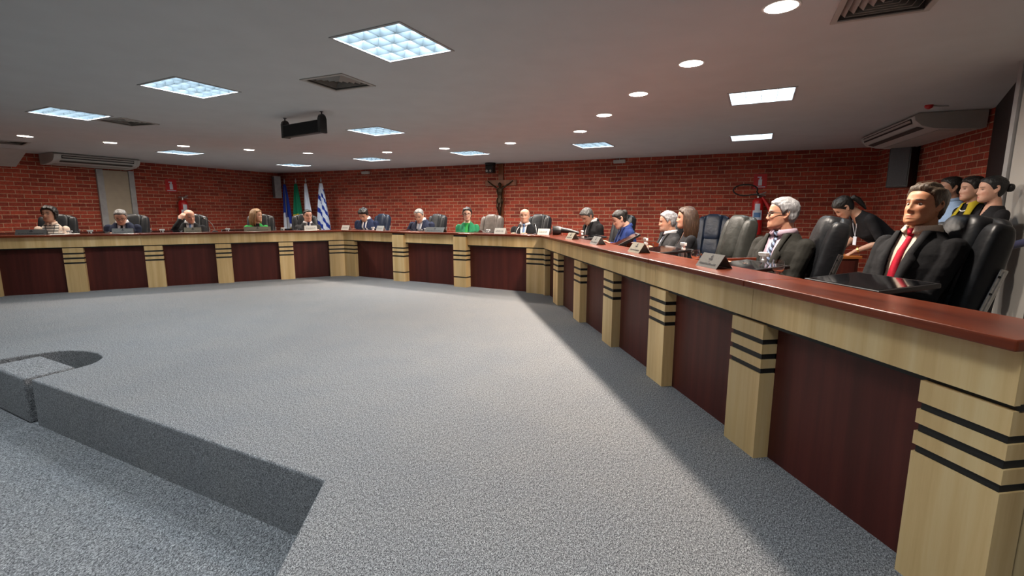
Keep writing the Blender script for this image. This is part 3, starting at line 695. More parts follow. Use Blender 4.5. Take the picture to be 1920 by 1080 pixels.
    if not eyes:
        blend((Y > .05)*np.clip(1.6-(((X-.031)/.0135)**2+((Z)/.0052)**2)*1.2, 0, 1)*.7, (.16, .12, .10))
        blend((Y > .05)*np.clip(1.6-(((X-.031)/.0062)**2+((Z)/.0055)**2)*1.2, 0, 1)*.95, (.012, .010, .009))
        blend((Y > .05)*np.clip(1.4-(((X-.031)/.016)**2+((Z-.0075)/.002)**2), 0, 1)*.6, base*.3)
    else: blend((Y > .05)*np.clip(1.3-(((X-.031)/.017)**2+((Z-.0085)/.003)**2), 0, 1)*.5, base*.45)
    at = me.color_attributes.new('tint', 'FLOAT_COLOR', 'POINT'); cc = np.ones((n, 4), 'f'); cc[:, :3] = np.clip(col, 0, 1); at.data.foreach_set('color', cc.ravel())
    body = put(me, 'body', 'skin', root)
    if eyes:
        for sg in (1, -1):
            eb = MB(); seg, ring = 20, 14; c = Vector((sg*.031, .0665, .0)); r = .0122; ga = R(eyes if not isinstance(eyes, bool) else 0)
            G = Tr(*c) @ Matrix.Rotation(ga, 4, 'Z') @ Matrix.Rotation(R(-90), 4, 'X')
            vs = [];
            for i in range(ring+1):
                ph = PI*i/ring
                for k in range(seg): vs.append((r*math.sin(ph)*math.cos(2*PI*k/seg), r*math.sin(ph)*math.sin(2*PI*k/seg), r*math.cos(ph)))
            for i in range(ring):
                for k in range(seg): pass
            eb.add(vs, [(i*seg+k, (i+1)*seg+k, (i+1)*seg+(k+1) % seg, i*seg+(k+1) % seg) for i in range(2) for k in range(seg)], 1, Mh @ G)
            eb.add(vs, [(i*seg+k, (i+1)*seg+k, (i+1)*seg+(k+1) % seg, i*seg+(k+1) % seg) for i in range(2, ring) for k in range(seg)], 0, Mh @ G)
            eb.build('eye', ['eye_white', 'iris'], root, smooth=True)
    # --- hair
    if hair: build_hair(root, Mh, TT, hair, male, fat)
    # --- clothes
    top = top or {}
    kind = top.get('kind', 'jacket'); zt = S[-2][0]; ofs = .016 if kind == 'jacket' else .008
    zb = top.get('zb', .20); zn = zt-.02; wn = top.get('wn', .060)
    mb = MB(); add_torso(mb, S, ofs, TT, z0=-.06, z1=zt-.008, belly=belly)
    sl = top.get('sleeve', .93)
    for Sh, El, Wr in arms:
        k = 1.0 if kind == 'jacket' else .9
        if sl > .5: limb(mb, [Sh, Sh.lerp(El, .4), El, El.lerp(Wr, .4), El.lerp(Wr, sl)], [.064*fr*k, .060*fr*k, .053*fr*k, .048*fr*k, .038*fr*k])
        else: limb(mb, [Sh, Sh.lerp(El, .35), Sh.lerp(El, sl*2)], [.068*fr*k, .062*fr*k, .054*fr*k])
    cv = max(vox*1.05, .0055); me = remesh(mb, cv, 3, .5); v = co_of(me)
    iv = np.array(TT.inverted()); tl = v @ iv[:3, :3].T + iv[:3, 3]
    # folds
    nm = np.empty(len(v)*3, 'f'); me.vertices.foreach_get('normal', nm); nm = nm.reshape(-1, 3)
    seed = random.random()*50
    amp = top.get('fold', .0045)
    disp = np.array([noise.noise(Vector((a[0]*7+seed, a[1]*7, a[2]*13)))+.5*noise.noise(Vector((a[0]*17, a[1]*17+seed, a[2]*25))) for a in v])*amp
    v = v + nm*disp[:, None]; me.vertices.foreach_set('co', v.astype('f').ravel())
    b = bmesh.new(); b.from_mesh(me); b.verts.ensure_lookup_table(); kill = []
    for f in b.faces:
        c = tl[[vv.index for vv in f.verts]].mean(0); x, y, z = c
        if ((x/(.074*fr+.004))**2+((y+.018)/(.070*fr+.004))**2 < 1) and z > zt-.05: kill.append(f); continue
        if z > zt-.004 and abs(x) < .09 and abs(y+.018) < .09: kill.append(f); continue
        if kind in ('jacket', 'v') and y > 0.0 and zb < z < zt+.05:
            if abs(x) < wn*((z-zb)/(zn-zb))**.85+.002: kill.append(f)
        if kind == 'open' and y > 0.0 and abs(x) < wn and z > -.05: kill.append(f)
    bmesh.ops.delete(b, geom=kill, context='FACES'); b.to_mesh(me); b.free()
    go = put(me, {'jacket': 'jacket', 'v': 'top', 'knit': 'sweater', 'open': 'cardigan', 'shirt': 'shirt'}[kind], top.get('mat', 'suit_black'), root)
    md = go.modifiers.new('solid', 'SOLIDIFY'); md.thickness = .003; md.offset = -1
    if kind == 'jacket':
        for sg in (1, -1):
            lb = MB(); rows = []
            for q in range(22):
                z = zb-.01 + (zn+.012-zb)*q/21; u = max(0, min(1, (z-zb)/(zn-zb))); xi = wn*u**.85-.004
                w_ = .012+.052*min(1, u/.72) if u < .74 else (.038 if u < .80 else .040)
                rows.append([(sg*(xi+w_*f), front_y(S, xi+w_*f, z, ofs+.010+amp*.7) + (0.003 if f else 0) + belly*math.exp(-((z-.15)/.13)**2), z) for f in (0, .5, 1)])
            yb = [(.066, -.02, zn+.03, .03), (.058, -.055, zn+.045, .03), (.03, -.085, zn+.05, .03), (0, -.092, zn+.052, .03)]
            for x, y, z, w_ in yb: rows.append([(sg*x*fr, y, z+.004), (sg*(x*1.12+.006)*fr, y-.008, z-.012), (sg*(x*1.2+.012)*fr, y-.016, z-.034)])
            vs = [p for r_ in rows for p in r_]; fs = []
            for i in range(len(rows)-1):
                for k in range(2):
                    f = (i*3+k, i*3+k+1, (i+1)*3+k+1, (i+1)*3+k); fs.append(f if sg > 0 else tuple(reversed(f)))
            lb.add(vs, fs, 0, TT); lo = lb.build('lapel', top.get('mat', 'suit_black'), root, smooth=True); md = lo.modifiers.new('s', 'SOLIDIFY'); md.thickness = .004; md.offset = 0
    inner = top.get('inner')
    if inner:
        sb = MB(); add_torso(sb, S, .006, TT, z0=-.02, z1=zt-.012, seg=48, n=30, belly=belly)
        so = sb.build('shirt' if male else 'blouse', inner, root, smooth=True)
        if top.get('collar', male):
            cb = MB(); r0 = .060*fr*fat+.004; zc = zt+.008; n_ = 28; vs = []
            for k in range(n_+1):
                a = R(14) + (2*PI-R(28))*k/n_; c_, s_ = math.sin(a), math.cos(a); fr_ = max(0, s_)
                pts_ = [(r0*1.06, zc-.035-.006*fr_), (r0, zc+.020-.020*fr_), (r0*1.05+.004, zc+.022-.020*fr_), (r0*1.18+.010, zc-.016-.030*max(0, math.cos(a))**6), ]
                for r_, z_ in pts_: vs.append((r_*c_, r_*s_-.016+.012*fr_, z_))
            cb.add(vs, [(k*4+j, k*4+j+1, (k+1)*4+j+1, (k+1)*4+j) for k in range(n_) for j in range(3)], 0, TT)
            co_ = cb.build('collar', top.get('collar_mat', inner), so, smooth=True); md = co_.modifiers.new('s', 'SOLIDIFY'); md.thickness = .0025; md.offset = 0
        if male and sl > .5:
            for Sh, El, Wr in arms:
                kb = MB(); kb.tube([El.lerp(Wr, .88), El.lerp(Wr, .985)], [.034, .034], 14); kb.build('cuff', inner, so, smooth=True)
    if top.get('tie'):
        tb = MB(); zk = zt-.014; th = .006; bz = top.get('tie_end', .02)
        L_, Rr, = [], []
        m_ = 18
        for q in range(m_+1):
            z = zk-.02 - (zk-.02-bz)*q/m_; w_ = .013+.022*(q/m_)**.8
            y = front_y(S, 0, z, .010) + belly*math.exp(-((z-.15)/.13)**2)*1.0+.002
            L_.append([(-w_, y-.003, z), (0, y+.003, z), (w_, y-.003, z)])
        vs = [p for r_ in L_ for p in r_]; tb.add(vs, [(i*3+k, (i+1)*3+k, (i+1)*3+k+1, i*3+k+1) for i in range(m_) for k in range(2)], 0, TT)
        y0 = front_y(S, 0, zk-.01, .012)
        tb.add([(-.020, y0-.006, zk+.012), (.020, y0-.006, zk+.012), (.013, y0+.002, zk-.028), (-.013, y0+.002, zk-.028), (-.017, y0+.012, zk+.012), (.017, y0+.012, zk+.012), (.011, y0+.014, zk-.026), (-.011, y0+.014, zk-.026)],
               [(0, 1, 2, 3), (4, 7, 6, 5), (0, 4, 5, 1), (1, 5, 6, 2), (2, 6, 7, 3), (3, 7, 4, 0)], 0, TT)
        to = tb.build('tie', top['tie'], root, smooth=False); md = to.modifiers.new('s', 'SOLIDIFY'); md.thickness = .003; md.offset = 0
        for p in to.data.polygons: p.use_smooth = True
    # --- trousers and shoes
    if legs:
        mb = MB()
        if stand: add_torso(mb, S, .012, TT, z0=-.10, z1=.10)
        else: mb.ell((0, .02, hz+.06), (.185, .15, .10), 20, 12)
        for sg in (1, -1):
            if stand: J = [(sg*.085, 0, .84), (sg*.095, .01, .48), (sg*.10, -.01, .10)]
            else: J = [(sg*.09, .02, hz+.075), (sg*.13, .44, hz+.035), (sg*.13, .45, .10)]
            J = [Vector(q) for q in J]; limb(mb, [J[0], J[0].lerp(J[1], .5), J[1], J[1].lerp(J[2], .4), J[2]], [.095, .088, .072, .066, .056], 14)
        put(remesh(mb, .014, 2), 'trousers', top.get('trousers', 'trousers'), root)
        for sg in (1, -1):
            sb = MB(); x, y = (sg*.10, .0) if stand else (sg*.13, .47)
            sb.tube([(x, y-.09, .045), (x, y-.05, .05), (x, y+.02, .05), (x, y+.10, .038), (x, y+.165, .028), (x, y+.18, .025)], [(.03, .035), (.036, .049), (.038, .049), (.045, .036), (.036, .027), (.012, .012)], 14)
            sb.build('shoe', 'leather_shoe', root, smooth=True)
    if glasses:
        gb = MB()
        for sg in (1, -1):
            c = Vector((sg*.033, .0925, -.003)); pts_ = []
            for k in range(17):
                a = 2*PI*k/16; pts_.append((c.x+.0235*math.copysign(abs(math.cos(a))**.75, math.cos(a)), c.y-.06*abs(.0235*math.cos(a)*1)*(1 if math.cos(a)*sg > 0 else -.3), c.z+.0165*math.copysign(abs(math.sin(a))**.75, math.sin(a))))
            gb.tube(pts_, glasses if isinstance(glasses, float) else .0017, 6, 0, Mh, cap=False)
            gb.tube([(sg*.056, .090, .004), (sg*.070, .078, .005), (sg*.0795, .02, .006), (sg*.0825, -.012, .002)], .0024, 6, 0, Mh)
        gb.tube([(-.010, .0935, 0), (0, .0965, .002), (.010, .0935, 0)], .0018, 6, 0, Mh)
        gb.build('glasses', 'glasses', root, smooth=True)
    root['_s'] = s
    del root['_s']
    return dict(root=root, Mh=Mh, TT=TT, s=s, arms=arms)
def build_hair(root, Mh, TT, h, male, fat):
    kind = h.get('kind', 'short'); mat = h['mat']; nr, ns = 80, 120
    X, Y, Z, T = head_pts(nr, ns, male, fat)
    az = np.degrees(np.arctan2(np.abs(X), Y-(-.005)))
    rec = h.get('rec', 0); 
    ax = [0, 20, 38, 55, 68, 78, 86, 95, 110, 130, 180]
    hl = [.072, .070, .062+rec*.0, .046, .018, -.012, .004, .024, -.040, -.066, -.078]
    hl = list(hl); 
    for i, a in enumerate(ax):
        if a < 60: hl[i] = hl[i] + rec*(1-abs(a-32)/60 if a > 0 else .35)
    if kind in ('long', 'bob', 'up'): hl = [.070, .068, .060, .040, .012, -.006, -.004, .0, -.050, -.075, -.085]
    if h.get('cover'): hl = [.070, .067, .058, .036, .004, -.028, -.05, -.06, -.08, -.09, -.09]
    lim = np.interp(az, ax, hl); m = (Z-lim)/.014
    if kind == 'bald':
        topz = np.interp(az, [0, 60, 90, 130, 180], [-.2, -.05, .050, .060, .062]); m = np.minimum(m, (topz-Z)/.014)
    m = np.clip(m, -.4, 1); mm = np.clip(m, 0, 1)**.7
    th = h.get('th', .010)*(1+h.get('vol', .6)*np.clip((Z-.03)/.08, 0, 1)) + h.get('side', 0)*np.exp(-((Z-.02)/.05)**2)
    cx, cy, cz = 0, -.008, .0
    D = np.stack([X-cx, Y-cy, (Z-cz)*.8], -1); D /= np.linalg.norm(D, axis=-1, keepdims=True)+1e-9
    sd = random.random()*30; N_ = np.zeros_like(X)
    wav = h.get('wave', 1.3)
    for i in range(nr):
        for k in range(ns):
            N_[i, k] = noise.noise(Vector((X[i, k]*38+sd, Y[i, k]*12, Z[i, k]*22))) + .6*noise.noise(Vector((X[i, k]*90, Y[i, k]*30+sd, Z[i, k]*50)))
    off = -.003*(m <= 0) + mm*(th*(1+.38*wav*N_))
    if h.get('quiff'): off = off + mm*h['quiff']*np.exp(-(X/.05)**2-((Y-.06)/.035)**2)*np.clip((Z-.05)/.03, 0, 1)
    if h.get('part'): off = off - mm*.006*np.exp(-((X-h['part'])/.006)**2)*(Z > .05)
    P = np.stack([X, Y, Z], -1) + D*off[..., None]
    mb = MB(); fs = []
    keep = m > -.35
    for i in range(nr-1):
        for k in range(ns):
            k2 = (k+1) % ns
            if max(m[i, k], m[i, k2], m[i+1, k2], m[i+1, k]) > 0: fs.append((i*ns+k, (i+1)*ns+k, (i+1)*ns+k2, i*ns+k2))
    fs.append(tuple(range((nr-1)*ns, nr*ns)))
    if kind == 'bald': fs.pop()
    mb.add(P.reshape(-1, 3).tolist(), fs, 0, Mh)
    if kind in ('long', 'bob'):
        ln = h.get('len', .30)
        for sg in (1, -1):
            for q in range(26):
                a = R(h.get('a0', 62) + (180-h.get('a0', 62))*q/25); r = 1.0
                x0, y0 = sg*.078*math.sin(a), -.006+.098*math.cos(a)
                w = random.uniform(-.008, .008); lq = ln*random.uniform(.86, 1.05); out_ = h.get('out', .012)
                tp = [(x0*.55, y0*.55, .106), (x0*.92, y0*.92, .075), (x0*1.10+sg*.002, y0*1.07-.002, .02), (x0*1.16+sg*out_*.5, y0*1.08-.006+w, -.05), (x0*1.15+sg*out_, y0*.95-.014+w, -.05-(lq-.05)*.45), (x0*1.05+sg*out_*.8+w, y0*.85-.020, -.05-(lq-.05)*.8), (x0*.98+w, y0*.85-.018, -.05-(lq-.05))]
                mb.tube(tp, [.010, .015, .017, .018, .018, .014, .005], 7, 0, Mh)
    if kind == 'up' and h.get('bun'):
        bx, by, bz, br = h['bun']
        for q in range(9):
            a = 2*PI*q/9; mb.tube([(bx+br*.55*math.cos(a+k*.5), by-.01+ (k-3)*br*.22, bz+br*.55*math.sin(a+k*.5)) for k in range(7)], [br*.2, br*.42, br*.5, br*.52, br*.5, br*.4, br*.15], 8, 0, Mh)
    if h.get('tail'):
        mb.tube([(0, -.095, .03), (0, -.13, .02), (0, -.145, -.03), (.005, -.14, -.10), (0, -.13, -.17)], [.02, .03, .03, .024, .008], 10, 0, Mh)
    mb.build('hair', mat, root, smooth=True)
# ------------------------------------------------------------------ chairs
def leather(name, col, rough=.33):
    t = NT(name); co = t.coord(); f = t.noise(co, 14, 4); g = t.noise(co, 260, 2)
    c = t.ramp(f, [(.3, mul(col, .8)), (.7, mul(col, 1.3))]); t.l(c, t.b.inputs['Base Color']); t.set(rough=rough+.04, spec=.36)
    n2 = t.noise(t.coord((1, 1, 1.6)), 7, 3, .55); t.bump(n2, .3, .02); return t.m
M['leather'] = leather('black_leather', (.010, .011, .013, 1), .38); M['leather_g'] = leather('olive_black_leather', (.026, .027, .024, 1), .4); M['leather_b'] = leather('navy_leather', (.010, .016, .032, 1), .35); M['leather_br'] = leather('taupe_leather', (.085, .070, .062, 1), .35)
def pad(mb, c, r, e=.42, rot=0, seg=32, ring=20, bend=0):
    """rounded cushion; r half sizes; rot tilt about X"""
    vs = []; p = lambda v, k: math.copysign(abs(v)**k, v)
    Mx = Tr(*c) @ Rx(rot)
    for i in range(ring+1):
        ph = -PI/2+PI*i/ring
        for k in range(seg):
            t = 2*PI*k/seg; x = r[0]*p(math.cos(ph), e)*p(math.cos(t), e); y = r[1]*p(math.cos(ph), e)*p(math.sin(t), e*1.6); z = r[2]*p(math.sin(ph), e)
            vs.append((x, y + bend*(x/r[0])**2, z))
    mb.add(vs, [(i*seg+k, i*seg+(k+1) % seg, (i+1)*seg+(k+1) % seg, (i+1)*seg+k) for i in range(ring) for k in range(seg)], 0, Mx)
def office_chair(name, loc, rz, label, lm='leather', grp='high-backed leather chairs', top=1.16):
    o = thing(name, loc, rz, label, 'chair', grp); k = (top-.50)/.66; zc = .50+.33*k
    s = MB(); pad(s, (0, .02, .425), (.26, .25, .055), .5); s.build('seat', lm, o, smooth=True)
    b = MB(); pad(b, (0, -.315, zc), (.245, .045, .34*k), .42, 13, bend=.03); b.build('backrest_shell', lm, o, smooth=True)
    for sg in (1, -1):
        w = MB(); pad(w, (sg*.192, -.268, zc-.012), (.062, .066, .325*k), .45, 13); w.build('side_bolster', lm, o, smooth=True)
    c = MB(); pad(c, (0, -.215, .50+.14*k), (.142, .055, .17*k), .5, 13); c.build('lumbar_cushion', lm, o, smooth=True)
    h = MB(); pad(h, (0, -.292, .50+.455*k), (.146, .080, .225*k), .42, 13); h.build('headrest', lm, o, smooth=True)
    for sg in (1, -1):
        a = MB(); a.tube([(sg*.285, -.24, .60), (sg*.30, -.10, .635), (sg*.305, .05, .635), (sg*.30, .16, .61), (sg*.285, .19, .55), (sg*.27, .15, .47), (sg*.25, .10, .40)], [(.018, .012)]*7, 10)
        ao = a.build('armrest', 'metal', o, smooth=True)
        p_ = MB(); p_.tube([(sg*.30, -.13, .645), (sg*.305, .0, .65), (sg*.302, .12, .635)], [(.022, .012), (.026, .014), (.02, .01)], 10); p_.build('arm_pad', 'rubber', ao, smooth=True)
        g = MB(); Mx = Tr(sg*.262, -.285, .76) @ Rx(17); g.box(-.005, .005, -.017, .017, -.19, .17, 0, Mx); g.box(-.008, .008, -.005, .005, -.18, .16, 0, Mx); go = g.build('side_bar', 'metal', o, bevel=.003)
        pass
        for z in (.13, .04, -.06): sc = MB(); sc.tube([(sg*.004, .010, z), (sg*.010, .010, z)], .006, 8, 0, Mx); sc.build('bolt', 'black', go)
    cl = MB(); cl.lathe([(.028, .10), (.028, .30), (.05, .32), (.09, .37)], 16); cl.build('column', 'rubber', o, smooth=True)
    for q in range(5):
        a = 2*PI*q/5+.3; d = Vector((math.cos(a), math.sin(a), 0)); l_ = MB(); l_.tube([d*.02+Vector((0, 0, .115)), d*.16+Vector((0, 0, .095)), d*.30+Vector((0, 0, .070))], [(.022, .018), (.019, .015), (.014, .012)], 8); lo = l_.build('base_leg', 'black_plastic', o, smooth=True)
        w = MB(); e = Vector((-d.y, d.x, 0)); c_ = d*.30+Vector((0, 0, .028))
        w.tube([c_-e*.022, c_-e*.006], .028, 14); w.tube([c_+e*.006, c_+e*.022], .028, 14); w.build('caster', 'rubber', lo, smooth=True)
    return o
proto = {}
def chair_at(p, face, label, lm='leather', top=1.16):
    key = (lm, round(top, 2))
    if key not in proto:
        proto[key] = office_chair('office_chair', (p[0], p[1], 0), R(face-90), label, lm, top=top); return proto[key]
    return dup(proto[key], (p[0], p[1], 0), R(face-90), label)

# ------------------------------------------------------------------ who sits where
def row_pos(px, py, P, D, off):
    """the point straight over the line parallel to a desk at `off` metres behind its front, seen at px,py"""
    q = pray(px, py); Nn = N(D); P2 = P + Nn*off; t_ = P2.dot(Nn)/Vector((q.x, q.y, 0)).dot(Nn); return CP + q*t_
RR = (K_R, D_R); LL = (K_L, D_L); BB = (K_L, D_B)
FR, FL, FB = [math.degrees(math.atan2(-N(d).y, -N(d).x)) for d in (D_R, D_L, D_B)]
def chair_behind(ps, label, face=None, lm='leather', top=1.16, back=0.0):
    o = ps['root']; f = math.degrees(o.rotation_euler.z)+90 if face is None else face
    d = Vector((math.cos(R(f)), math.sin(R(f)))); return chair_at((o.location.x-d.x*back, o.location.y-d.y*back), f, label, lm, top)
W_SH = dict(inner='shirt_white')
def J(mat, inner='shirt_white', tie=None, **k): return dict(kind='jacket', mat=mat, inner=inner, tie=tie, **k)
# right-hand side
p = person('man in black suit and red tie at the near end of the desk', row_pos(1733, 387, *RR, 1.13), FR+4, big=.94, head=(-1, 2, 0), lean=-7, skin=(.50, .235, .125),
   hair=dict(mat='h_fair', th=.013, vol=.55, quiff=.010, wave=1.5, rec=.004), top=J('suit_black', 'shirt_cream', 'tie_red', zb=.06, tie_end=-.02, wn=.066), vox=.0036, eyes=12, hands=[(.11, .30, None), (-.11, .30, None)], fat=1.12)
chair_behind(p, 'black leather chair with silver side bar behind the man in the red tie', face=FR-20, back=-.05, top=1.17)
p = person('white-haired man in black glasses and dark grey suit with a striped tie', row_pos(1467, 402, *RR, 1.0), FR+14, head=(-40, 0, 0), lean=-4, skin=(.50, .26, .17),
   hair=dict(mat='h_white', th=.011, vol=.5, wave=1.5), top=J('suit_olive', 'shirt_pink', 'striped_tie', zb=.10, wn=.064), vox=.0045, glasses=.0026, fat=1.12, belly=.03, hands=[(.11, .30, None), (-.11, .30, None)])
chair_behind(p, 'black leather chair with silver side bar, behind the man in black glasses', face=FR-28, back=.0)
p = person('woman with long brown hair and black top, in profile', row_pos(1287, 409, *RR, 1.05), FR-18, male=False, head=(-8, 0, 0), skin=(.52, .28, .19),
   hair=dict(kind='long', mat='h_brown', len=.27, th=.010, out=.014, a0=74), top=dict(kind='v', mat='black_knit', zb=.42, wn=.05), vox=.006, hands=[(.11, .30, None), (-.11, .30, None)])
o = thing('stool', (p['root'].location.x, p['root'].location.y, 0), 0, 'low black stool under the long-haired woman in black', 'stool')
m_ = MB(); pad(m_, (0, 0, .425), (.20, .20, .045), .6); m_.build('seat', 'leather', o, smooth=True)
m_ = MB(); m_.lathe([(.025, .03), (.025, .38), (.08, .395)], 14); m_.build('column', 'metal', o, smooth=True)
m_ = MB(); m_.lathe([(.21, .0005), (.20, .015), (.05, .03), (.025, .04)], 24); m_.build('base', 'metal', o, smooth=True)
p = person('white-haired man in grey suit seated just beyond the long-haired woman', row_pos(1252, 416, *RR, 1.02), FR-6, head=(-14, -3, 0), skin=(.46, .25, .17),
   hair=dict(mat='h_white', th=.012, vol=.6, wave=1.2), top=J('suit_grey', 'shirt_white', 'tie_navy', zb=.10), vox=.006, fat=1.08, hands=[(.11, .30, None), (-.11, .30, None)], beard=.25)
p = person('woman in royal blue blazer with dark hair tied high', row_pos(1162, 411, *RR, .80), FR-4, male=False, head=(-6, -16, 0), lean=8, skin=(.52, .31, .23),
   hair=dict(kind='up', mat='h_dark', th=.007, bun=(0, -.085, .055, .040)), top=J('royal', 'blouse_pale', zb=.18, wn=.05), vox=.006, hands=[(.11, .30, None), (-.11, .30, None)])
chair_at(row_pos(1219, 420, *RR, 1.18)[:2], FR-4, 'black leather chair at the right of the woman in the royal blue blazer')
p = person('man with dark grey hair reading, head bowed, at the far end of the right run', row_pos(1101, 406, *RR, .78), FR+14, head=(8, -26, 0), lean=8, skin=(.36, .19, .13),
   hair=dict(mat='h_salt', th=.012, vol=.7), top=J('suit_black', 'shirt_white', 'tie_black', zb=.12), vox=.007, hands=[(.11, .30, None), (-.11, .30, None)])
chair_at(row_pos(1139, 420, *RR, 1.15)[:2], FR+14, 'black leather chair between the bowed grey-haired man and the woman in blue')
chair_at(row_pos(1326, 430, *RR, 1.10)[:2], FR-8, 'empty olive-black leather chair with silver side bar, nearest empty seat', 'leather_g')
chair_at(row_pos(1326, 420, *RR, 2.9)[:2], 228, 'navy leather chair standing near the brick wall behind the desk', 'leather_b', 1.16)
# back row
p = person('man in black suit and light blue tie between the two paper cards', row_pos(984, 405, *BB, .95), FB+14, head=(2, 0, 0), big=1.08, skin=(.50, .29, .20),
   hair=dict(kind='bald', mat='h_salt', th=.007), top=J('suit_black', 'shirt_white', 'tie_blue', zb=.10, wn=.065), vox=.007, fat=1.1, belly=.02)
chair_behind(p, 'black leather chair behind the man with the light blue tie', face=FB-14, back=.06)
p = person('woman in green blazer and glasses at the centre of the back run', row_pos(876, 402, *BB, .86), FB+30, male=False, head=(2, 0, 0), big=1.06, skin=(.55, .33, .24),
   hair=dict(kind='up', mat='h_dark', th=.012, cover=True), top=J('green_blazer', 'green_knit', zb=.16, wn=.046), vox=.007, glasses=.003, hands=[(.11, .30, None), (-.11, .30, None)])
chair_at(row_pos(903, 425, *BB, 1.12)[:2], FB-6, 'taupe leather chair behind the woman in the green blazer', 'leather_br', 1.15)
p = person('balding grey man in navy suit looking down, arm stretched on the desk', row_pos(786, 404, *BB, .95), FB+16, head=(2, -24, 0), lean=6, big=1.08, skin=(.52, .31, .22),
   hair=dict(mat='h_grey', th=.005, vol=.2, rec=.022), top=J('suit_navy', 'shirt_white', 'tie_grey', zb=.10, wn=.065), vox=.007, hands=[(.34, .34, None), (-.11, .30, None)])
chair_behind(p, 'black leather chair behind the balding man in navy', face=FB-12, back=.06)
p = person('dark-haired man in blue suit looking down, next to the striped flag', row_pos(682, 403, *BB, .95), FB+22, head=(0, -28, 0), lean=6, big=1.08, skin=(.50, .28, .19),
   hair=dict(mat='h_dark', th=.014, vol=.9, quiff=.008), top=J('suit_navy2', 'shirt_white', 'tie_navy', zb=.10, wn=.065), vox=.007, hands=[(.11, .30, None), (-.11, .30, None)])
chair_behind(p, 'dark leather chair behind the dark-haired man in blue', face=FB-10, lm='leather_b', back=.06)
# left row
p = person('man in dark grey suit seated in front of the flags', row_pos(577, 405, *LL, 1.0), FL+4, head=(6, -2, 0), big=1.08, skin=(.50, .28, .20),
   hair=dict(mat='h_dark', th=.008, rec=.012), top=J('suit_grey', 'shirt_white', 'tie_navy', zb=.14), vox=.008, fat=1.06)
chair_behind(p, 'dark leather chair in front of the flags')
p = person('woman with blonde hair in a bright green cardigan, looking sideways', row_pos(481, 404, *LL, 1.0), FL+6, male=False, head=(48, 0, 0), big=1.09, skin=(.56, .33, .23),
   hair=dict(kind='bob', mat='h_blonde', len=.20, th=.010, out=.012, a0=66), top=dict(kind='open', mat='green_knit', inner='black_knit', wn=.045, collar=False), vox=.008, hands=[(.11, .30, None), (-.11, .30, None)])
chair_behind(p, 'black leather chair behind the woman in bright green', face=FL-16, back=.04)
p = person('bald man in dark suit resting his forehead on his hand', row_pos(355, 406, *LL, 1.0), FL+6, head=(20, -12, 10), side=-2, big=1.08, skin=(.56, .31, .22),
   hair=dict(kind='bald', mat='h_white', th=.005), top=J('suit_black', 'shirt_white', 'tie_blue', zb=.12, wn=.065), vox=.007, hands=[(.115, .20, 1.035, (-.42, -.25, .86)), (-.11, .30, None)], hnorm=[(.4, .9, .2), (0, 0, 1)], pole=[Vector((.5, .6, -.7)), Vector((-.55, -.35, -.8))], curl=.7)
chair_behind(p, 'black leather chair behind the bald man', face=FL-8)
p = person('grey-haired man in navy suit and glasses looking down at his papers', row_pos(226, 407, *LL, .98), FL, head=(2, -22, 0), lean=4, big=1.08, skin=(.54, .31, .22),
   hair=dict(mat='h_grey', th=.007, rec=.012), top=J('suit_navy', 'shirt_white', 'tie_black', zb=.12), vox=.007, glasses=.0015, fat=1.08)
chair_behind(p, 'black leather chair in front of the beige door', face=FL-14, back=.05)
p = person('dark-haired woman in a black and white striped knit with beige sleeves', row_pos(92, 402, *LL, 1.0), FL-2, male=False, head=(-14, 3, 0), big=1.10, skin=(.50, .29, .20),
   hair=dict(kind='short', mat='h_dark', th=.016, side=.008, cover=True), top=dict(kind='open', mat='beige_knit', inner='striped_knit', wn=.095, collar=True, collar_mat='beige_knit'), vox=.007, hands=[(.11, .30, None), (-.11, .30, None)], fat=1.05)
lan = MB(); TTm = p['TT']
for sg in (1, -1): lan.tube([TTm @ Vector((sg*.055, .02, .60)), TTm @ Vector((sg*.05, front_y(SEC_F, .05, .5, .02), .50)), TTm @ Vector((sg*.04, front_y(SEC_F, .04, .4, .022), .40)), TTm @ Vector((sg*.01, front_y(SEC_F, .01, .28, .03), .27))], .0035, 6)
lan.build('lanyard', 'ink', p['root'], smooth=True)
chair_behind(p, 'black leather chair behind the woman in the striped knit')
# standing at right
def spos(px, py, y): return aty(px, py, y)
q = spos(1783, 345, 4.75)
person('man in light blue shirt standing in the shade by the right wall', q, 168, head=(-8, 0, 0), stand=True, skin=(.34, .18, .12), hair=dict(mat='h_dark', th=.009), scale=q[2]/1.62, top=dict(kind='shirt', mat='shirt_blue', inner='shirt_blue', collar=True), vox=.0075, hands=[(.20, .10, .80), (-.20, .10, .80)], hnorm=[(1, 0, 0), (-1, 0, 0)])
q = spos(1824, 345, 4.35)
pw = person('standing woman with a mustard scarf and pearl necklace over black', q, 176, male=False, head=(-14, 0, 0), stand=True, skin=(.48, .28, .20), hair=dict(kind='up', mat='h_dark', th=.012, bun=(0, -.10, .02, .035)), scale=q[2]/1.585, top=dict(kind='knit', mat='black_knit'), vox=.007, hands=[(.19, .10, .80), (-.19, .10, .80)], hnorm=[(1, 0, 0), (-1, 0, 0)])
sc_ = MB()
for sg in (1, -1):
    rows = []
    for k in range(16):
        z = .60-.40*k/15; xi = .035+.045*(k/15); rows.append([(sg*(xi+w), front_y(SEC_F, xi+w, z, .026), z) for w in (0, .03, .06)])
    rows = [[(sg*.05, -.03, .635), (sg*.07, -.03, .615), (sg*.09, -.035, .59)]] + rows
    vs = [a for r_ in rows for a in r_]; sc_.add(vs, [(i*3+k, i*3+k+1, (i+1)*3+k+1, (i+1)*3+k) for i in range(len(rows)-1) for k in range(2)], 0, pw['TT'])
so = sc_.build('scarf', 'mustard', pw['root'], smooth=True); md = so.modifiers.new('s', 'SOLIDIFY'); md.thickness = .006
nk = MB()
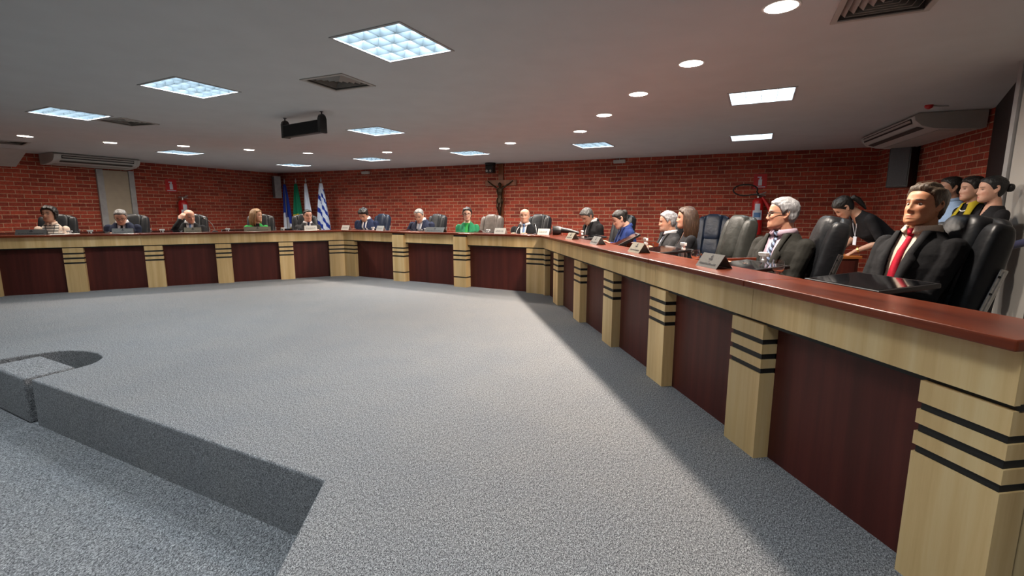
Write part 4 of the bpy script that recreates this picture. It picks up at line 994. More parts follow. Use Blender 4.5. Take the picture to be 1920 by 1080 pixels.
for k in range(17):
    a = -1.15+2.3*k/16; x = .062*math.sin(a); z = .575-.055*math.cos(a); nk.ell(pw['TT'] @ Vector((x, front_y(SEC_F, x, z, .018)+.002, z)), (.0058,)*3, 10, 6)
nk.build('pearl_necklace', 'white_plastic', pw['root'], smooth=True)
q = spos(1861, 345, 3.86)
person('standing woman in black with hair tied back, nearest the doorway at right', q, 160, male=False, head=(-4, 0, 0), stand=True, skin=(.50, .29, .21), hair=dict(kind='up', mat='h_black', th=.008, bun=(0, -.115, .015, .036)), scale=q[2]/1.585, top=dict(kind='v', mat='black_knit', zb=.46, wn=.05), vox=.0065, hands=[(.19, .10, .80), (-.19, .10, .80)], hnorm=[(1, 0, 0), (-1, 0, 0)])
# bending over the side table
tblp = aty(1586, 480, 4.9)
q = spos(1581, 403, 5.15)
pb = person('woman in black bending over the small side table, hand on its top', q, 172, male=False, head=(-14, 4, 0), lean=52, stand=True, skin=(.46, .27, .19), hair=dict(kind='up', mat='h_dark', th=.009, tail=True), scale=1.0, top=dict(kind='v', mat='black_knit', sleeve=.42, zb=.47, wn=.04), vox=.0065,
   hands=[(aty(1575, 470, 5.33), (.1, .8, -.55)), (aty(1603, 471, 5.03), (.1, .8, -.5))], hnorm=[(0, .3, 1), (0, .3, 1)], pole=[Vector((.5, -.8, .2)), Vector((-.5, -.8, .2))], curl=.35)
# ------------------------------------------------------------------ things on the walls and the ceiling
WL = lambda along, off, z: C_L + dL*along + Vector((-math.sin(math.atan2(dL.y, dL.x)), math.cos(math.atan2(dL.y, dL.x)), 0))*off*1.0 + Vector((0, 0, z-Z_C))
dB_ = (C_R-C_L).normalized(); nBi = Vector((dB_.y, -dB_.x, 0))           # back wall: along, into the room
nLi = Vector((-dL.y, dL.x, 0)); nLi = nLi if nLi.dot(-C_L) > 0 else -nLi
nRi = Vector((-dR.y, dR.x, 0)); nRi = nRi if nRi.dot(-C_R) > 0 else -nRi
def frame_at(p, ax): return math.atan2(ax.y, ax.x)
def ac_unit(p, ax, inw, L, label):
    """ceiling-hung air conditioner. local x along its length, y into the room, z down from the ceiling"""
    o = thing('air_conditioner', (p.x, p.y, Z_C), math.atan2(ax.y, ax.x), label, 'air conditioner')
    sg = 1 if Vector((-ax.y, ax.x, 0)).dot(inw) > 0 else -1
    prof = [(0.0, -.003), (.66, -.003), (.70, -.035), (.69, -.085), (.62, -.150), (.50, -.185), (.30, -.205), (.04, -.215), (0, -.20)]
    def sweep(mb, pr, x0, x1, mi=0):
        n = len(pr); vs = [(x, sg*y, z) for x in (x0, x1) for y, z in pr]
        mb.add(vs, [tuple(range(n)), tuple(reversed(range(n, 2*n)))] + [(i, n+i, n+(i+1) % n, (i+1) % n) for i in range(n)], mi)
    mb = MB(); sweep(mb, prof, .06, L-.06); mb.build('housing', 'offwhite_plastic', o, smooth=True)
    big = [(y*1.012, z*1.03) for y, z in prof]
    for x0, x1 in ((0, .06), (L-.06, L)):
        mb = MB(); sweep(mb, [(a, min(b_, -.002)) for a, b_ in big], x0, x1); mb.build('end_cap', 'offwhite_plastic', o, smooth=True, bevel=.004)
    s1 = MB(); sweep(s1, [(.700, -.050), (.704, -.052), (.690, -.112), (.684, -.112)], .12, L-.12); s1.build('air_slot', 'black', o)
    s2 = MB(); sweep(s2, [(.700, -.064), (.712, -.068), (.690, -.098), (.684, -.094)], .13, L-.13); s2.build('louvre_flap', 'vent', o)
    s3 = MB(); sweep(s3, [(.628, -.152), (.634, -.156), (.560, -.176), (.556, -.170)], .12, L-.12); s3.build('lower_slot', 'duct', o)
    g = MB(); sweep(g, [(.10, -.2145), (.10, -.219), (.42, -.202), (.42, -.196)], .10, L-.10); g.build('intake_grille', 'vent', o)
    return o
ac_unit(C_L + dL*5.50 + nLi*.03, -dL, nLi, 1.50, 'long white ceiling air conditioner above the beige door on the left wall')
pe = onz(1745, 209, Z_C); pw_ = onz(1870, 201, Z_C); ex = dR
ac_unit(pw_ + nRi*.04 - dR*.06, -dR, nRi, 1.95, 'white ceiling air conditioner hanging in the dark at the right')
# soffit at the left edge
mb = MB(); a0, a1 = onz(52, 281, Z_C), None; al = (a0-C_L).dot(dL); 
def PW(al_, off, z): q = C_L + dL*al_ + nLi*off; return (q.x, q.y, z)
of = (a0-C_L).dot(nLi)
vs = []
for a_ in (al, al+3.2): vs += [PW(a_, .0, Z_C-.001), PW(a_, of, Z_C-.001), PW(a_, .02, 2.11), PW(a_, .0, 2.11)]
mb.add(vs, [(0, 1, 2, 3), (7, 6, 5, 4), (0, 4, 5, 1), (1, 5, 6, 2), (2, 6, 7, 3), (3, 7, 4, 0)]); tag(mb.build('trim_soffit', 'offwhite_plastic'), kind='structure')
# beige door in the left wall
def lbox(nm, a_, b_, z0, z1, t0, t1, mat, par=None):
    mb = MB(); vs = [PW(x, t, z) for z in (z0, z1) for t in (t0, t1) for x in (a_, b_)]
    mb.add(vs, [(0, 2, 3, 1), (4, 5, 7, 6), (0, 1, 5, 4), (2, 6, 7, 3), (0, 4, 6, 2), (1, 3, 7, 5)]); return mb.build(nm, mat, par, bevel=.003)
dr = lbox('door_1', 3.96, 4.45, .002, 2.16, .004, .03, 'beige_door'); tag(dr, 'tall narrow beige door between grey posts on the left wall', kind='structure')
for a_, b_ in ((3.85, 3.958), (4.452, 4.575)): lbox('door_post', a_, b_, .002, 2.17, .002, .06, 'trimgrey', dr)
# doorway at the right, its unlit depth put in as a black sheet
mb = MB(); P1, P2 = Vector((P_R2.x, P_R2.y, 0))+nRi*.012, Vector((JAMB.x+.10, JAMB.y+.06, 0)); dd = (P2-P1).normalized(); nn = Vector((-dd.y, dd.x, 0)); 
mb.prism([xy(P1), xy(P1+nn*.05), xy(P2+nn*.05), xy(P2)], 0, Z_C-.002); tag(mb.build('doorway_shade_sheet', 'black'), kind='structure')
b = bmesh.new(); b.from_mesh(bpy.data.objects['doorway_shade_sheet'].data); bmesh.ops.recalc_face_normals(b, faces=b.faces); b.to_mesh(bpy.data.objects['doorway_shade_sheet'].data); b.free()
jd = (JAMB-W_R).normalized(); jn = Vector((-jd.y, jd.x, 0))
mb = MB(); mb.prism([xy(JAMB+jd*.01+jn*.02), xy(JAMB+jd*.01-jn*.10), xy(JAMB+jd*.06-jn*.10), xy(JAMB+jd*.06+jn*.02)], 0, Z_C-.001); o = mb.build('trim_doorframe', 'trimgrey'); tag(o, kind='structure')
b = bmesh.new(); b.from_mesh(o.data); bmesh.ops.recalc_face_normals(b, faces=b.faces); b.to_mesh(o.data); b.free()
# navy handrail by the right wall
r0 = aty(1886, 463, 3.36); r1 = aty(1945, 449, 3.05)
o = thing('handrail', (r0.x, r0.y, 0), 0, 'navy padded rail jutting in at the right edge of the photo', 'rail')
mb = MB(); a_, b_ = r0 - o.location, r1 - o.location; b2 = a_ + (b_-a_)*2; mb.tube([a_, a_.lerp(b2, .02), a_.lerp(b2, .98), b2], [.018, .026, .026, .018], 16); mb.build('rail', 'navyrail', o, smooth=True)
mb = MB(); q_ = a_.lerp(b2, .55); mb.tube([q_, q_ + Vector((0, 0, -q_.z+.012))], .018, 10); mb.lathe([(.10, 0), (.10, .012), (.02, .02)], 16, mat=Tr(q_.x, q_.y, 0)); mb.build('post', 'black_plastic', o, smooth=True)
# hanging black speaker
s0_, s1_ = onz(532, 222, Z_C), onz(605, 208.5, Z_C); L_ = (s1_-s0_).length; rz = math.atan2((s1_-s0_).y, (s1_-s0_).x)
o = thing('hanging_speaker', (s0_.x, s0_.y, Z_C), rz, 'long black box speaker hanging from the ceiling on two brackets', 'speaker')
mb = MB(); mb.box(.03, L_-.03, -.045, .035, -.245, -.095); mb.build('cabinet', 'black_plastic', o, bevel=.006)
mb = MB(); mb.box(.05, L_-.05, -.048, -.044, -.235, -.105); mb.build('grille', 'grille_b', o)
for x in (0, L_-.045):
    mb = MB(); mb.box(x, x+.045, -.05, .05, -.25, -.075); mb.tube([(x, .0, -.075), (x+.045, .0, -.075)], .045, 16); mb.build('bracket', 'black_plastic', o, bevel=.004)
    mb = MB(); mb.tube([(x+.022, 0, -.04), (x+.022, 0, -.001)], .008, 8); mb.lathe([(.022, -.006), (.022, -.0005)], 12, mat=Tr(x+.022, 0, 0)); mb.build('hanger', 'black_plastic', o)
# wall speakers
def wall_speaker(p, ax_ang, w, h, d, label, col):
    o = thing('wall_speaker', p, ax_ang, label, 'speaker')
    mb = MB(); mb.box(-w/2, w/2, 0, d, -h/2, h/2); mb.build('cabinet', col, o, bevel=.008)
    mb = MB(); mb.box(-w/2+.02, w/2-.02, -.006, .002, -h/2+.03, h/2-.02); mb.build('grille', 'grille', o, bevel=.003)
    mb = MB(); mb.box(-.03, .03, d, d+.05, -.05, .05); mb.build('wall_bracket', 'black_plastic', o)
q = C_L + dL*.36 + nLi*.27; wall_speaker((q.x, q.y, 1.96), math.atan2(-.75, .66), .27, .64, .18, 'grey box speaker mounted high in the corner left of the flags', 'trimgrey')
q = aty(1684, 318, 7.55); wall_speaker((q.x, q.y, 1.92), R(-72), .32, .66, .30, 'dark box speaker on the right wall below the air conditioner', 'black_plastic')
mb = MB(); q2 = C_R + dR*.75
# camera over the crucifix
def BW(al_, off, z): q = C_L + dB_*al_ + nBi*off; return Vector((q.x, q.y, z))
q = BW(7.36, .25, Z_C); o = thing('security_camera', q, math.atan2(dB_.y, dB_.x), 'black ceiling camera with two small lenses above the crucifix', 'camera')
mb = MB(); mb.lathe([(.13, -.05), (.13, -.001)], 24); mb.build('mount', 'black_plastic', o, smooth=True)
mb = MB(); mb.box(-.10, .10, -.09, .09, -.24, -.055); mb.build('camera_body', 'black_plastic', o, bevel=.02)
for x in (-.05, .05): mb = MB(); mb.tube([(x, -.088, -.19), (x, -.115, -.195)], .026, 14); mb.build('lens', 'metal', o, smooth=True)
# emergency boxes
for al_, z_, lb in ((10.43, 2.33, 'small white box on the back wall right of the crucifix, near the ceiling'), (3.40, 2.31, 'small white box on the back wall right of the flags, near the ceiling')):
    q = BW(al_, .002, z_); o = thing('emergency_light', q, math.atan2(dB_.y, dB_.x), lb, 'emergency light', 'small white boxes under the ceiling')
    mb = MB(); mb.box(-.13, .13, -.06, 0, -.04, .035); mb.build('housing', 'offwhite_plastic', o, bevel=.008)
    mb = MB(); mb.tube([(0, -.02, .035), (0, -.02, .068)], .006, 8); mb.build('conduit', 'offwhite_plastic', o)
# crucifix
q = BW(7.545, .002, 0); o = thing('crucifix', q, math.atan2(dB_.y, dB_.x), 'large wooden crucifix with a dark figure on the brick wall', 'crucifix')
mb = MB(); mb.box(-.065, .065, -.05, -.002, .83, 2.38); mb.build('upright_beam', 'crosswood', o, bevel=.004)
mb = MB(); mb.box(-.42, .42, -.062, -.014, 1.86, 2.0); mb.build('cross_beam', 'crosswood', o, bevel=.004)
mb = MB(); B_ = lambda x, y, z: Vector((x, y, z))
for sg in (1, -1): limb(mb, [B_(sg*.075, -.115, 1.80), B_(sg*.19, -.10, 1.87), B_(sg*.31, -.085, 1.955)], [.026, .020, .012], 10); mb.ell((sg*.325, -.08, 1.965), (.022, .012, .02), 10, 8)
mb.tube([B_(0, -.11, 1.80), B_(0, -.115, 1.72), B_(0, -.11, 1.62), B_(.005, -.115, 1.54), B_(.0, -.12, 1.49)], [(.03, .075), (.043, .085), (.035, .058), (.036, .062), (.03, .06)], 14)
mb.tube([B_(0, -.11, 1.79), B_(0, -.125, 1.85)], [.027, .024], 10); mb.ell((.012, -.135, 1.885), (.042, .046, .055), 14, 10)
for sg in (1, -1): limb(mb, [B_(sg*.03, -.12, 1.50), B_(sg*.045, -.16, 1.34), B_(sg*.018, -.11, 1.17)], [.040, .030, .017], 10); mb.ell((sg*.016, -.135, 1.135), (.016, .028, .035), 10, 8)
bd = put(remesh(mb, .008, 2), 'figure', 'bronze', o)
mb = MB(); mb.tube([B_(0, -.118, 1.56), B_(0, -.125, 1.50), B_(0, -.13, 1.43)], [(.05, .072), (.062, .082), (.055, .07)], 16); mb.tube([B_(.07, -.13, 1.54), B_(.085, -.14, 1.47), B_(.07, -.13, 1.40)], [.02, .026, .008], 8); mb.build('loincloth', 'bronze', bd, smooth=True)
# fire extinguishers and their signs
def sign(p, ang, w, label):
    o = thing('extinguisher_sign', p, ang, label, 'sign'); h = w*1.2
    mb = MB(); mb.box(-w/2, w/2, -.006, 0, -h/2, h/2); mb.build('board', 'red', o)
    mb = MB(); mb.box(-w*.14, w*.14, -.009, -.006, -h*.30, h*.12); mb.box(-w*.07, w*.07, -.009, -.006, h*.12, h*.24); mb.box(-w*.22, w*.10, -.009, -.006, h*.24, h*.31); mb.box(-w*.40, w*.40, -.009, -.006, -h*.42, -h*.36); mb.build('pictogram', 'label', o)
def extinguisher(p, ang, label, horn=True, flip=1):
    o = thing('fire_extinguisher', p, ang, label, 'fire extinguisher'); r = .082; h = .56; o.scale = (1.3, 1.3, 1.3)
    mb = MB(); mb.lathe([(r*.9, 0), (r, .02), (r, h*.86), (r*.93, h*.93), (r*.62, h*.985), (r*.3, h)], 28); mb.build('cylinder', 'red', o, smooth=True)
    mb = MB(); mb.lathe([(.022, h), (.022, h+.05)], 14); mb.tube([(-.07*flip, 0, h+.055), (.03*flip, 0, h+.055), (.10*flip, 0, h+.085)], .010, 8); mb.tube([(0, 0, h+.05), (.10*flip, 0, h+.035)], .009, 8); mb.build('valve', 'metal', o, smooth=True)
    n = 10; ml = MB(); r2 = r+.0015
    for z0, z1, a0_, a1_, mi in ((h*.40, h*.66, -145, -45, 0), (h*.66, h*.84, -120, -70, 0), (h*.47, h*.60, -128, -60, 1)):
        vs = []; rr_ = r2 + (.0008 if mi else 0)
        for k in range(n+1):
            a = R(a0_+(a1_-a0_)*k/n); vs += [(rr_*math.cos(a), rr_*math.sin(a), z0), (rr_*math.cos(a), rr_*math.sin(a), z1)]
        ml.add(vs, [(2*k, 2*k+2, 2*k+3, 2*k+1) for k in range(n)], mi)
    ml.build('sticker', ['label', 'labelblue'], o)
    hp = [(-.02*flip, -.01, h+.06)] + [(flip*(-.02-.16-.145*math.cos(a)), -.02, h+.09+.09*math.sin(a)) for a in [R(10*k) for k in range(-2, 31, 2)]][::-1]
    if horn:
        cir = [(flip*(-.19+.17*math.cos(R(a))), -.015, h+.12+.085*math.sin(R(a))) for a in range(-20, 320, 20)]
        mb = MB(); mb.tube([(0, -.01, h+.05)] + cir + [(-.03*flip, -.03, h+.045), (.05*flip, -.05, h+.01)], .011, 8); mb.build('hose', 'rubber', o, smooth=True)
        mb = MB(); mb.tube([(.05*flip, -.05, h+.01), (.12*flip, -.06, h-.10), (.20*flip, -.06, h-.24)], [.016, .026, .036], 14); mb.build('horn', 'red', o, smooth=True)
        mb = MB(); mb.tube([(.20*flip, -.06, h-.24), (.222*flip, -.06, h-.28)], [.036, .030], 14); mb.build('horn_tip', 'rubber', o, smooth=True)
    mb = MB(); mb.box(-.02, .02, r*.9, .115, h*.3, h*.36); mb.box(-.03, .03, .108, .116, h*.2, h*.5); mb.build('wall_hook', 'black_plastic', o)
    return o
rb = math.atan2(dB_.y, dB_.x)
q = BW(13.24, .153, .77); extinguisher(q, rb, 'red fire extinguisher with hose and horn on the back wall at right')
q = BW(13.26, .002, 1.83); sign(q, rb, .24, 'red square extinguisher sign on the back wall, right side')
q = C_L + dL*2.88 + nLi*.153; extinguisher((q.x, q.y, .80), math.atan2(-dL.y, -dL.x), 'red fire extinguisher on the left wall behind the bald man', horn=False)
q = C_L + dL*3.04 + nLi*.002; sign((q.x, q.y, 1.88), math.atan2(-dL.y, -dL.x), .26, 'red square extinguisher sign on the left wall')
# flags
M['f_blue'] = cloth('flag_blue', (.012, .035, .26, 1)); M['f_white'] = cloth('flag_white', (.62, .64, .70, 1)); M['f_green'] = cloth('flag_green', (.008, .16, .075, 1)); M['f_yellow'] = cloth('flag_yellow', (.75, .52, .03, 1)); M['f_pole'] = plain('flag_pole_wood', (.25, .2, .16, 1), .4)
def flag(px, label, fn, mats, lean=0.0, w=.42):
    d0 = pray(px, 400); # on the line .5 m in front of the back wall
    P0 = C_L + nBi*.55; den = d0.x*nBi.x + d0.y*nBi.y; t_ = ((P0.x)*nBi.x + (P0.y)*nBi.y)/den
    p = Vector((d0.x*t_, d0.y*t_, 0)); o = thing('flag', p, math.atan2(dB_.y, dB_.x), label, 'flag', 'flags on poles in the corner')
    mb = MB(); mb.tube([(0, 0, .02), (0, 0, 2.06)], .014, 10); mb.build('pole', 'f_pole', o, smooth=True)
    mb = MB(); mb.tube([(0, 0, 2.05), (0, 0, 2.09), (0, 0, 2.13), (0, 0, 2.18)], [.012, .028, .020, .002], 10); mb.build('finial', 'metal', o, smooth=True)
    mb = MB(); mb.lathe([(.16, 0), (.15, .03), (.05, .05), (.025, .12)], 20); mb.build('base', 'crosswood', o, smooth=True)
    nu, nv = 44, 60; vs = []; sd = random.random()*9
    for j in range(nv+1):
        v = j/nv; z = 2.02 - 1.45*v; wd = .06 + (w-.06)*min(1, v*1.25)**.8
        for i in range(nu+1):
            u = i/nu; a = u*2*PI*1.7+sd
            x = (u-.42)*wd + lean*v; y = -.02 - .035*math.sin(a)*(.3+v) - .02*math.sin(a*2.3+v*3)
            vs.append((x + .006*math.cos(a)*(.3+v), y, z - .04*v*math.cos(u*PI*2)))
    fs, mi = [], []
    mb = MB()
    for j in range(nv):
        for i in range(nu):
            mb.add([vs[j*(nu+1)+i], vs[(j+1)*(nu+1)+i], vs[(j+1)*(nu+1)+i+1], vs[j*(nu+1)+i+1]], [(0, 1, 2, 3)], fn(i/nu, j/nv))
    c_ = mb.build('cloth', mats, o, smooth=True); md = c_.modifiers.new('s', 'SOLIDIFY'); md.thickness = .004
flag(537.5, 'blue flag with a stepped white lower part, leftmost of the four', lambda u, v: (1 if v > .56+.10*(u > .33)+.10*(u > .62) else 0) if not (.72 < u < .86 and v > .84) else 2, ['f_blue', 'f_white', 'f_yellow'], .03)
flag(558.5, 'green and yellow flag, second of the four from the left', lambda u, v: (1 if ((u-.15)/.75)**2+((v-.68)/.11)**2 < 1 else (2 if ((u-.3)/.7)**2+((v-.80)/.07)**2 < 1 else 0)), ['f_green', 'f_yellow', 'f_blue'], .03, .36)
flag(577.0, 'plain white flag, third of the four, behind the seated man in grey', lambda u, v: 0, ['f_white'], .03)
flag(605.5, 'white flag with blue diagonal stripes, rightmost of the four', lambda u, v: 1 if ((v*1.45 - u*.62 + .1) % .36) < .13 and v > .10 else 0, ['f_white', 'f_blue'], .02, .44)

# ------------------------------------------------------------------ things on the desks
def drow(P, D, t, n, z): q = P + D*t + N(D)*n; return Vector((q.x, q.y, z))
def tline(px, P, D, n):
    q = pray(px, 430); P2 = P + N(D)*n; det = D.x*(-q.y) + q.x*D.y
    return (-P2.x*(-q.y) - q.x*P2.y)/det
def dang(D): return math.atan2(D.y, D.x)
ROWS = {'R': (K_R, D_R), 'L': (A_L, D_L), 'B': (K_L, D_B)}
def nameplate(row, px, label, w=.225, mat='plate', n=.065, cat='nameplate', paper=False, rot=0, grp='nameplates along the ledge', name='nameplate', crest=True):
    P, D = ROWS[row]; t_ = tline(px, P, D, n); p = drow(P, D, t_, n, Z_T+.0006)
    o = thing(name, p, dang(D)+R(rot), label, cat, grp); h, d = (.080, .105) if not paper else (.088, .080); th = .0025
    fr = MB(); fr.add([(-w/2, 0, 0), (w/2, 0, 0), (w/2, d/2, h), (-w/2, d/2, h), (-w/2, th, 0), (w/2, th, 0), (w/2, d/2+th, h-.001), (-w/2, d/2+th, h-.001)], [(0, 1, 2, 3), (4, 7, 6, 5), (0, 3, 7, 4), (1, 5, 6, 2), (3, 2, 6, 7), (0, 4, 5, 1)]); fr.build('front_face', mat, o)
    bk = MB(); bk.add([(-w/2, d, 0), (w/2, d, 0), (w/2, d/2, h), (-w/2, d/2, h), (-w/2, d-th, 0), (w/2, d-th, 0), (w/2, d/2-.0, h-.003), (-w/2, d/2, h-.003)], [(0, 3, 2, 1), (4, 5, 6, 7), (0, 4, 7, 3), (1, 2, 6, 5), (0, 1, 5, 4)]); bk.build('back_face', mat, o)
    sl = math.atan2(d/2, h); Mx = Matrix(((1, 0, 0, 0), (0, math.cos(0), 0, 0), (0, 0, 1, 0), (0, 0, 0, 1)))
    def fp(x, u, e): k = u*h/math.cos(sl) ; return (x, u*d/2 - e*math.cos(sl), u*h + e*math.sin(sl))
    tx = MB()
    def q4(x0, x1, u0, u1): tx.add([fp(x0, u0, .0012), fp(x1, u0, .0012), fp(x1, u1, .0012), fp(x0, u1, .0012)], [(0, 1, 2, 3)])
    rg = random.Random(px)
    if paper:
        for r_ in range(2):
            x = -w*.36
            while x < w*.32: l_ = rg.uniform(.008, .028); q4(x, min(x+l_, w*.36), .50-.2*r_, .56-.2*r_); x += l_+.006
    else:
        if crest:   # small crest above the line of lettering
            for x0, x1, u0, u1 in ((-.006, .006, .84, .90), (-.010, .009, .74, .82), (-.007, .008, .68, .73), (-.020, .020, .58, .66), (-.014, .014, .54, .57), (-.004, .004, .40, .44)): q4(x0, x1, u0, u1)
        x = -w*.40
        while x < w*.38: l_ = rg.uniform(.005, .011); q4(x, x+l_, .20, .32 if rg.random() < .8 else .27); x += l_+.0035
    tx.build('lettering', 'ink', o)
    return o
nameplate('R', 1327, 'pewter nameplate with crest and dark lettering, nearest on the right ledge')
nameplate('R', 1188, 'brass-grey nameplate on the right ledge, before the royal blue blazer woman\'s neighbour', mat='plate_l')
nameplate('R', 1112, 'dark pewter nameplate on the right ledge, before the grey-haired man reading')
nameplate('R', 1066, 'small nameplate seen edge-on near the desk corner', w=.16, mat='plate_l', rot=14)
nameplate('B', 1018, 'white paper card right of the man with the light blue tie', w=.19, mat='paper', paper=True, cat='paper card', name='paper_card', grp='white name cards', crest=False, n=.10)
nameplate('B', 936, 'white paper card left of the man with the light blue tie', w=.20, mat='paper', paper=True, cat='paper card', name='paper_card', grp='white name cards')
nameplate('B', 813, 'wide dark nameplate before the balding man in navy', w=.40)
nameplate('B', 711, 'white paper card right of the dark-haired man in blue', w=.17, mat='paper', paper=True, cat='paper card', name='paper_card', grp='white name cards')
nameplate('B', 646, 'cream paper card at the far corner, left of the dark-haired man in blue', w=.20, mat='paper', paper=True, cat='paper card', name='paper_card', grp='white name cards')
nameplate('L', 583, 'white paper card before the man seated at the flags', w=.22, mat='paper', paper=True, cat='paper card', name='paper_card', grp='white name cards')
nameplate('L', 483, 'long tan nameplate before the blonde woman in green', w=.42, mat='plate_l')
nameplate('L', 361, 'pale nameplate before the bald man', w=.24, mat='plate_l')
nameplate('L', 229, 'dark grey nameplate before the grey-haired man in glasses', w=.27)
nameplate('L', 56, 'dark grey nameplate left of the woman in stripes', w=.34)
def monitor(t_, row, label, n=.53, z=.862, w=.44, dpt=.32, tilt=5, rot=0, grp='black flat screens lying on the desks'):
    P, D = ROWS[row]; p = drow(P, D, t_, n, Z_W+.0005); o = thing('monitor', p, dang(D)+R(rot), label, 'monitor', grp)
    Mx = Tr(0, 0, z-Z_W) @ Rx(tilt)
    mb = MB(); mb.box(-w/2, w/2, -dpt/2, dpt/2, -.022, .0, mat=Mx); mb.build('frame', 'black_plastic', o, bevel=.004)
    mb = MB(); mb.box(-w/2+.014, w/2-.014, -dpt/2+.014, dpt/2-.02, .0003, .0015, mat=Mx); mb.build('screen', 'screen', o)
    mb = MB(); mb.box(-.13, .13, -.08, .08, -.045, -.022, mat=Mx); mb.build('rear_housing', 'black_plastic', o, bevel=.01)
    mb = MB(); mb.tube([(0, 0, .012), (0, 0, z-Z_W-.04)], .025, 12); mb.lathe([(.11, 0), (.11, .010), (.03, .016)], 20); mb.build('stand', 'black_plastic', o, smooth=True)
monitor(4.84, 'R', 'black screen lying tilted in front of the man in the red tie', n=.56, z=.872)
monitor(3.90, 'R', 'black screen lying on the desk before the nearest empty chair', n=.56, z=.85)
monitor(tline(1250, K_R, D_R, .55), 'R', 'black screen before the white-haired man in grey', z=.872, w=.5)
monitor(tline(1168, K_R, D_R, .45), 'R', 'black screen raised at a slant before the woman in royal blue', n=.47, z=.91, tilt=28, rot=-18)
monitor(tline(1096, K_R, D_R, .45), 'R', 'black screen before the man reading at the far end', z=.88)
for row, px, lb in (('B', 906, 'black screen beside the woman in the green blazer'), ('B', 775, 'black screen before the balding man in navy'), ('B', 681, 'black screen before the dark-haired man in blue'),
                    ('L', 550, 'black screen before the man seated at the flags'), ('L', 441, 'black screen left of the blonde woman'), ('L', 311, 'black screen left of the bald man'), ('L', 168, 'black screen left of the grey-haired man in glasses'), ('L', 12, 'black screen at the left edge of the photo')):
    monitor(tline(px, *ROWS[row], .5), row, lb, z=.885)
def sprayer(row, px, label, n=.62, s=1.0, rot=0):
    P, D = ROWS[row]; p = drow(P, D, tline(px, P, D, n), n, Z_W+.0005); o = thing('spray_bottle', p, dang(D)+R(rot), label, 'spray bottle', 'white-headed spray bottles on the desks'); o.scale = (s, s, s)
    mb = MB(); mb.lathe([(.001, .0), (.031, .001), (.033, .008), (.033, .075), (.028, .095), (.014, .112), (.013, .122), (.011, .122), (.012, .110), (.026, .092), (.031, .073), (.031, .010), (.001, .006)], 24); mb.build('bottle', 'glass', o, smooth=True)
    mb = MB(); mb.tube([(0, 0, .02), (0, 0, .12)], .0022, 6); mb.build('dip_tube', 'white_plastic', o)
    mb = MB(); mb.lathe([(.016, .112), (.017, .130), (.012, .136), (.012, .158)], 16); mb.box(-.045, .030, -.012, .012, .152, .178); mb.box(-.056, -.044, -.009, .009, .158, .176)
    mb.build('spray_head', 'white_plastic', o, smooth=False, bevel=.003)
    mb = MB(); mb.tube([(-.030, 0, .155), (-.036, 0, .135), (-.030, 0, .112)], [(.009, .004)]*3, 8); mb.build('trigger', 'white_plastic', o, smooth=True)
for row, px, lb in (('R', 1438, 'spray bottle with white head before the man in black glasses'), ('R', 1284, 'spray bottle with white head before the long-haired woman'), ('R', 1212, 'spray bottle with white head right of the woman in royal blue'), ('R', 1092, 'spray bottle with white head before the man reading'),
                    ('B', 916, 'spray bottle with white head beside the taupe chair'), ('B', 700, 'slim spray bottle right of the dark-haired man in blue'), ('B', 799, 'spray bottle standing behind the wide dark nameplate'), ('L', 532, 'spray bottle with white head in front of the blue flag'), ('L', 428, 'spray bottle with white head left of the blonde woman'),
                    ('L', 305, 'spray bottle with white head left of the bald man'), ('L', 170, 'spray bottle with white head before the beige door'), ('L', 131, 'spray bottle beside the striped knit woman\'s elbow')):
    sprayer(row, px, lb, n=.50 if row != 'R' else .60, s=1.0 if row == 'R' else .9)
def goblet(p, label, s=1.0):
    o = thing('water_glass', p, 0, label, 'glass', 'stemmed water glasses'); o.scale = (s, s, s)
    mb = MB(); mb.lathe([(.001, 0), (.033, .001), (.033, .003), (.006, .008), (.0045, .045), (.010, .055), (.030, .072), (.037, .095), (.035, .120), (.031, .138), (.0295, .138), (.0335, .120), (.0355, .095), (.0285, .074), (.008, .060), (.001, .058)], 32); mb.build('goblet', 'glass', o, smooth=True)
goblet(drow(K_R, D_R, tline(1465, K_R, D_R, .58), .58, Z_W+.0005), 'empty stemmed glass before the man in black glasses', 1.05)
goblet(drow(K_R, D_R, tline(1307, K_R, D_R, .56), .56, Z_W+.0005), 'empty stemmed glass before the long-haired woman')
goblet(drow(K_R, D_R, tline(1220, K_R, D_R, .56), .56, Z_W+.0005), 'empty stemmed glass right of the woman in royal blue')
def mic(row, px, n, dx, dy, h, label):
    P, D = ROWS[row]; p = drow(P, D, tline(px, P, D, n), n, Z_T+.0005 if n < .2 else Z_W+.0005); o = thing('microphone', p, dang(D), label, 'microphone', 'gooseneck microphones')
    mb = MB(); mb.lathe([(.045, 0), (.045, .012), (.015, .02)], 20); mb.build('base', 'black_plastic', o, smooth=True)
    mb = MB(); pts = [(dx*t_**1.6, dy*t_**1.6, .015+h*math.sin(t_*PI/2*.9)) for t_ in [k/10 for k in range(11)]]; mb.tube(pts, .0045, 8); mb.build('gooseneck', 'metal', o, smooth=True)
    mb = MB(); mb.ell(pts[-1], (.016, .016, .020), 12, 10); mb.build('foam_tip', 'rubber', o, smooth=True)
mic('L', 403, .17, -.17, .10, .22, 'gooseneck microphone bending toward the bald man')
mic('B', 1006, .18, -.10, .14, .13, 'short gooseneck microphone before the man with the light blue tie')
mic('B', 966, .45, .02, .12, .20, 'dark microphone tip at the shoulder of the man with the light blue tie')
